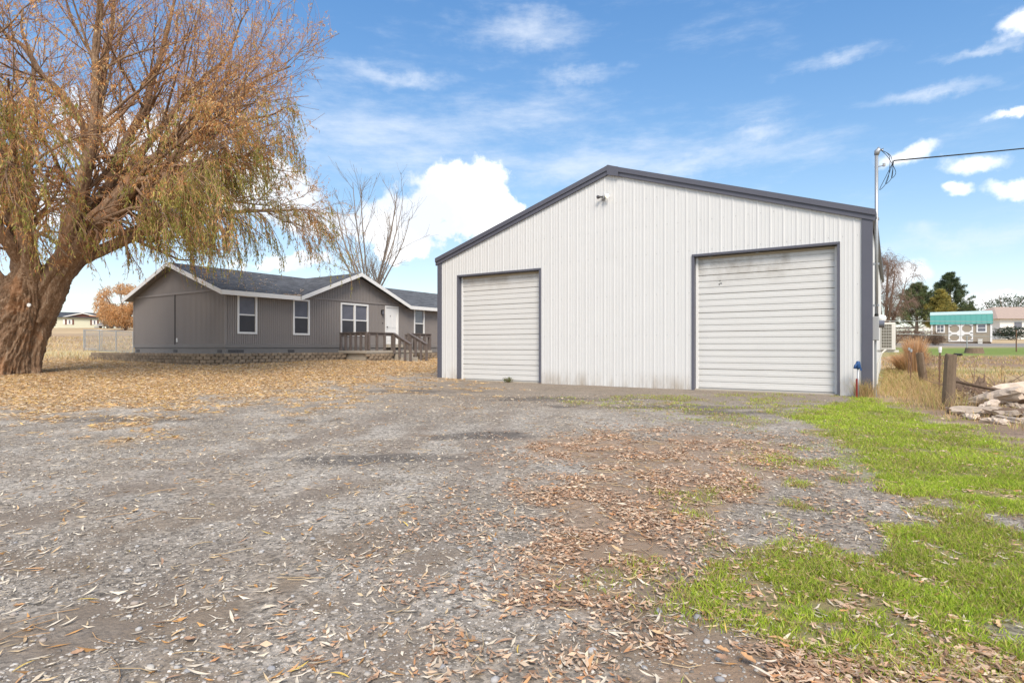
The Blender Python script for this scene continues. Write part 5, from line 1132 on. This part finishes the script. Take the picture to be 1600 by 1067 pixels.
for ci in range(5):
    for q in range(3):
        V, F_ = leaf_mesh(rng.uniform(.065, .10), rng.uniform(.010, .016), rng.uniform(-.2, .6), rng.uniform(-1, 1), False); me = new_mesh('fallen_leaf', V, F_, smooth_=True); me.materials.append(lmats[ci]); LM.append((ci, 0, me))
for ci in (1, 3, 2):
    for q in range(2):
        V, F_ = leaf_mesh(rng.uniform(.06, .085), rng.uniform(.03, .045), rng.uniform(.2, .9), rng.uniform(-1, 1), True); me = new_mesh('fallen_leaf', V, F_, smooth_=True); me.materials.append(lmats[ci]); LM.append((ci, 1, me))
narrow = [m_ for c, bd, m_ in LM if not bd]; nw_ = np.array([{0: 5, 1: 3, 2: 1.6, 3: .8, 4: .7}[c] for c, bd, _ in LM if not bd]); nw_ = nw_ / nw_.sum(); broad = [m_ for c, bd, m_ in LM if bd]
cnt = 0
while cnt < 298:
    yy = 1.95 + 2.6 * rng.random() ** 1.2; xx = rng.uniform(-.92, .92) * yy; zz = zones(np.array([xx]), np.array([yy])); wbr = float(zz['br'][0])
    if float(zz['g'][0]) > .5 and rng.random() < .75: continue
    me = broad[rng.integers(len(broad))] if rng.random() < .05 + .28 * wbr else narrow[rng.choice(len(narrow), p=nw_)]
    o = link('fallen_leaf', me, None, ground); o.location = (xx, yy, gzf(xx, yy) + .008 + .02 * wbr); o.rotation_euler = (rng.normal() * .2, rng.normal() * .2, rng.uniform(0, 6.28)); s = rng.uniform(.55, 1.0); o.scale = (s, s, s); cnt += 1
sm_ = []
for q in range(4):
    bm = bmesh.new(); bmesh.ops.create_icosphere(bm, subdivisions=2, radius=1)
    for v in bm.verts: v.co = Vector((v.co.x * 1.25, v.co.y, v.co.z * .6)) * (1 + .10 * rng.normal())
    me = bpy.data.meshes.new('stone'); bm.to_mesh(me); bm.free(); me.materials.append(mat('stone_%s' % 'abcd'[q], [(.42, .41, .40), (.30, .30, .31), (.50, .47, .42), (.36, .31, .27)][q], .85, .2, 40, 160)); me.polygons.foreach_set('use_smooth', np.ones(len(me.polygons), bool)); sm_.append(me)
for q in range(90):
    yy = 1.9 + 1.8 * rng.random(); xx = rng.uniform(-.9, .45) * yy; s = rng.uniform(.007, .017)
    o = link('stone', sm_[q % 4], None, ground); o.location = (xx, yy, gzf(xx, yy) + s * .25); o.scale = (s, s, s); o.rotation_euler = (0, 0, rng.uniform(0, 6.28))
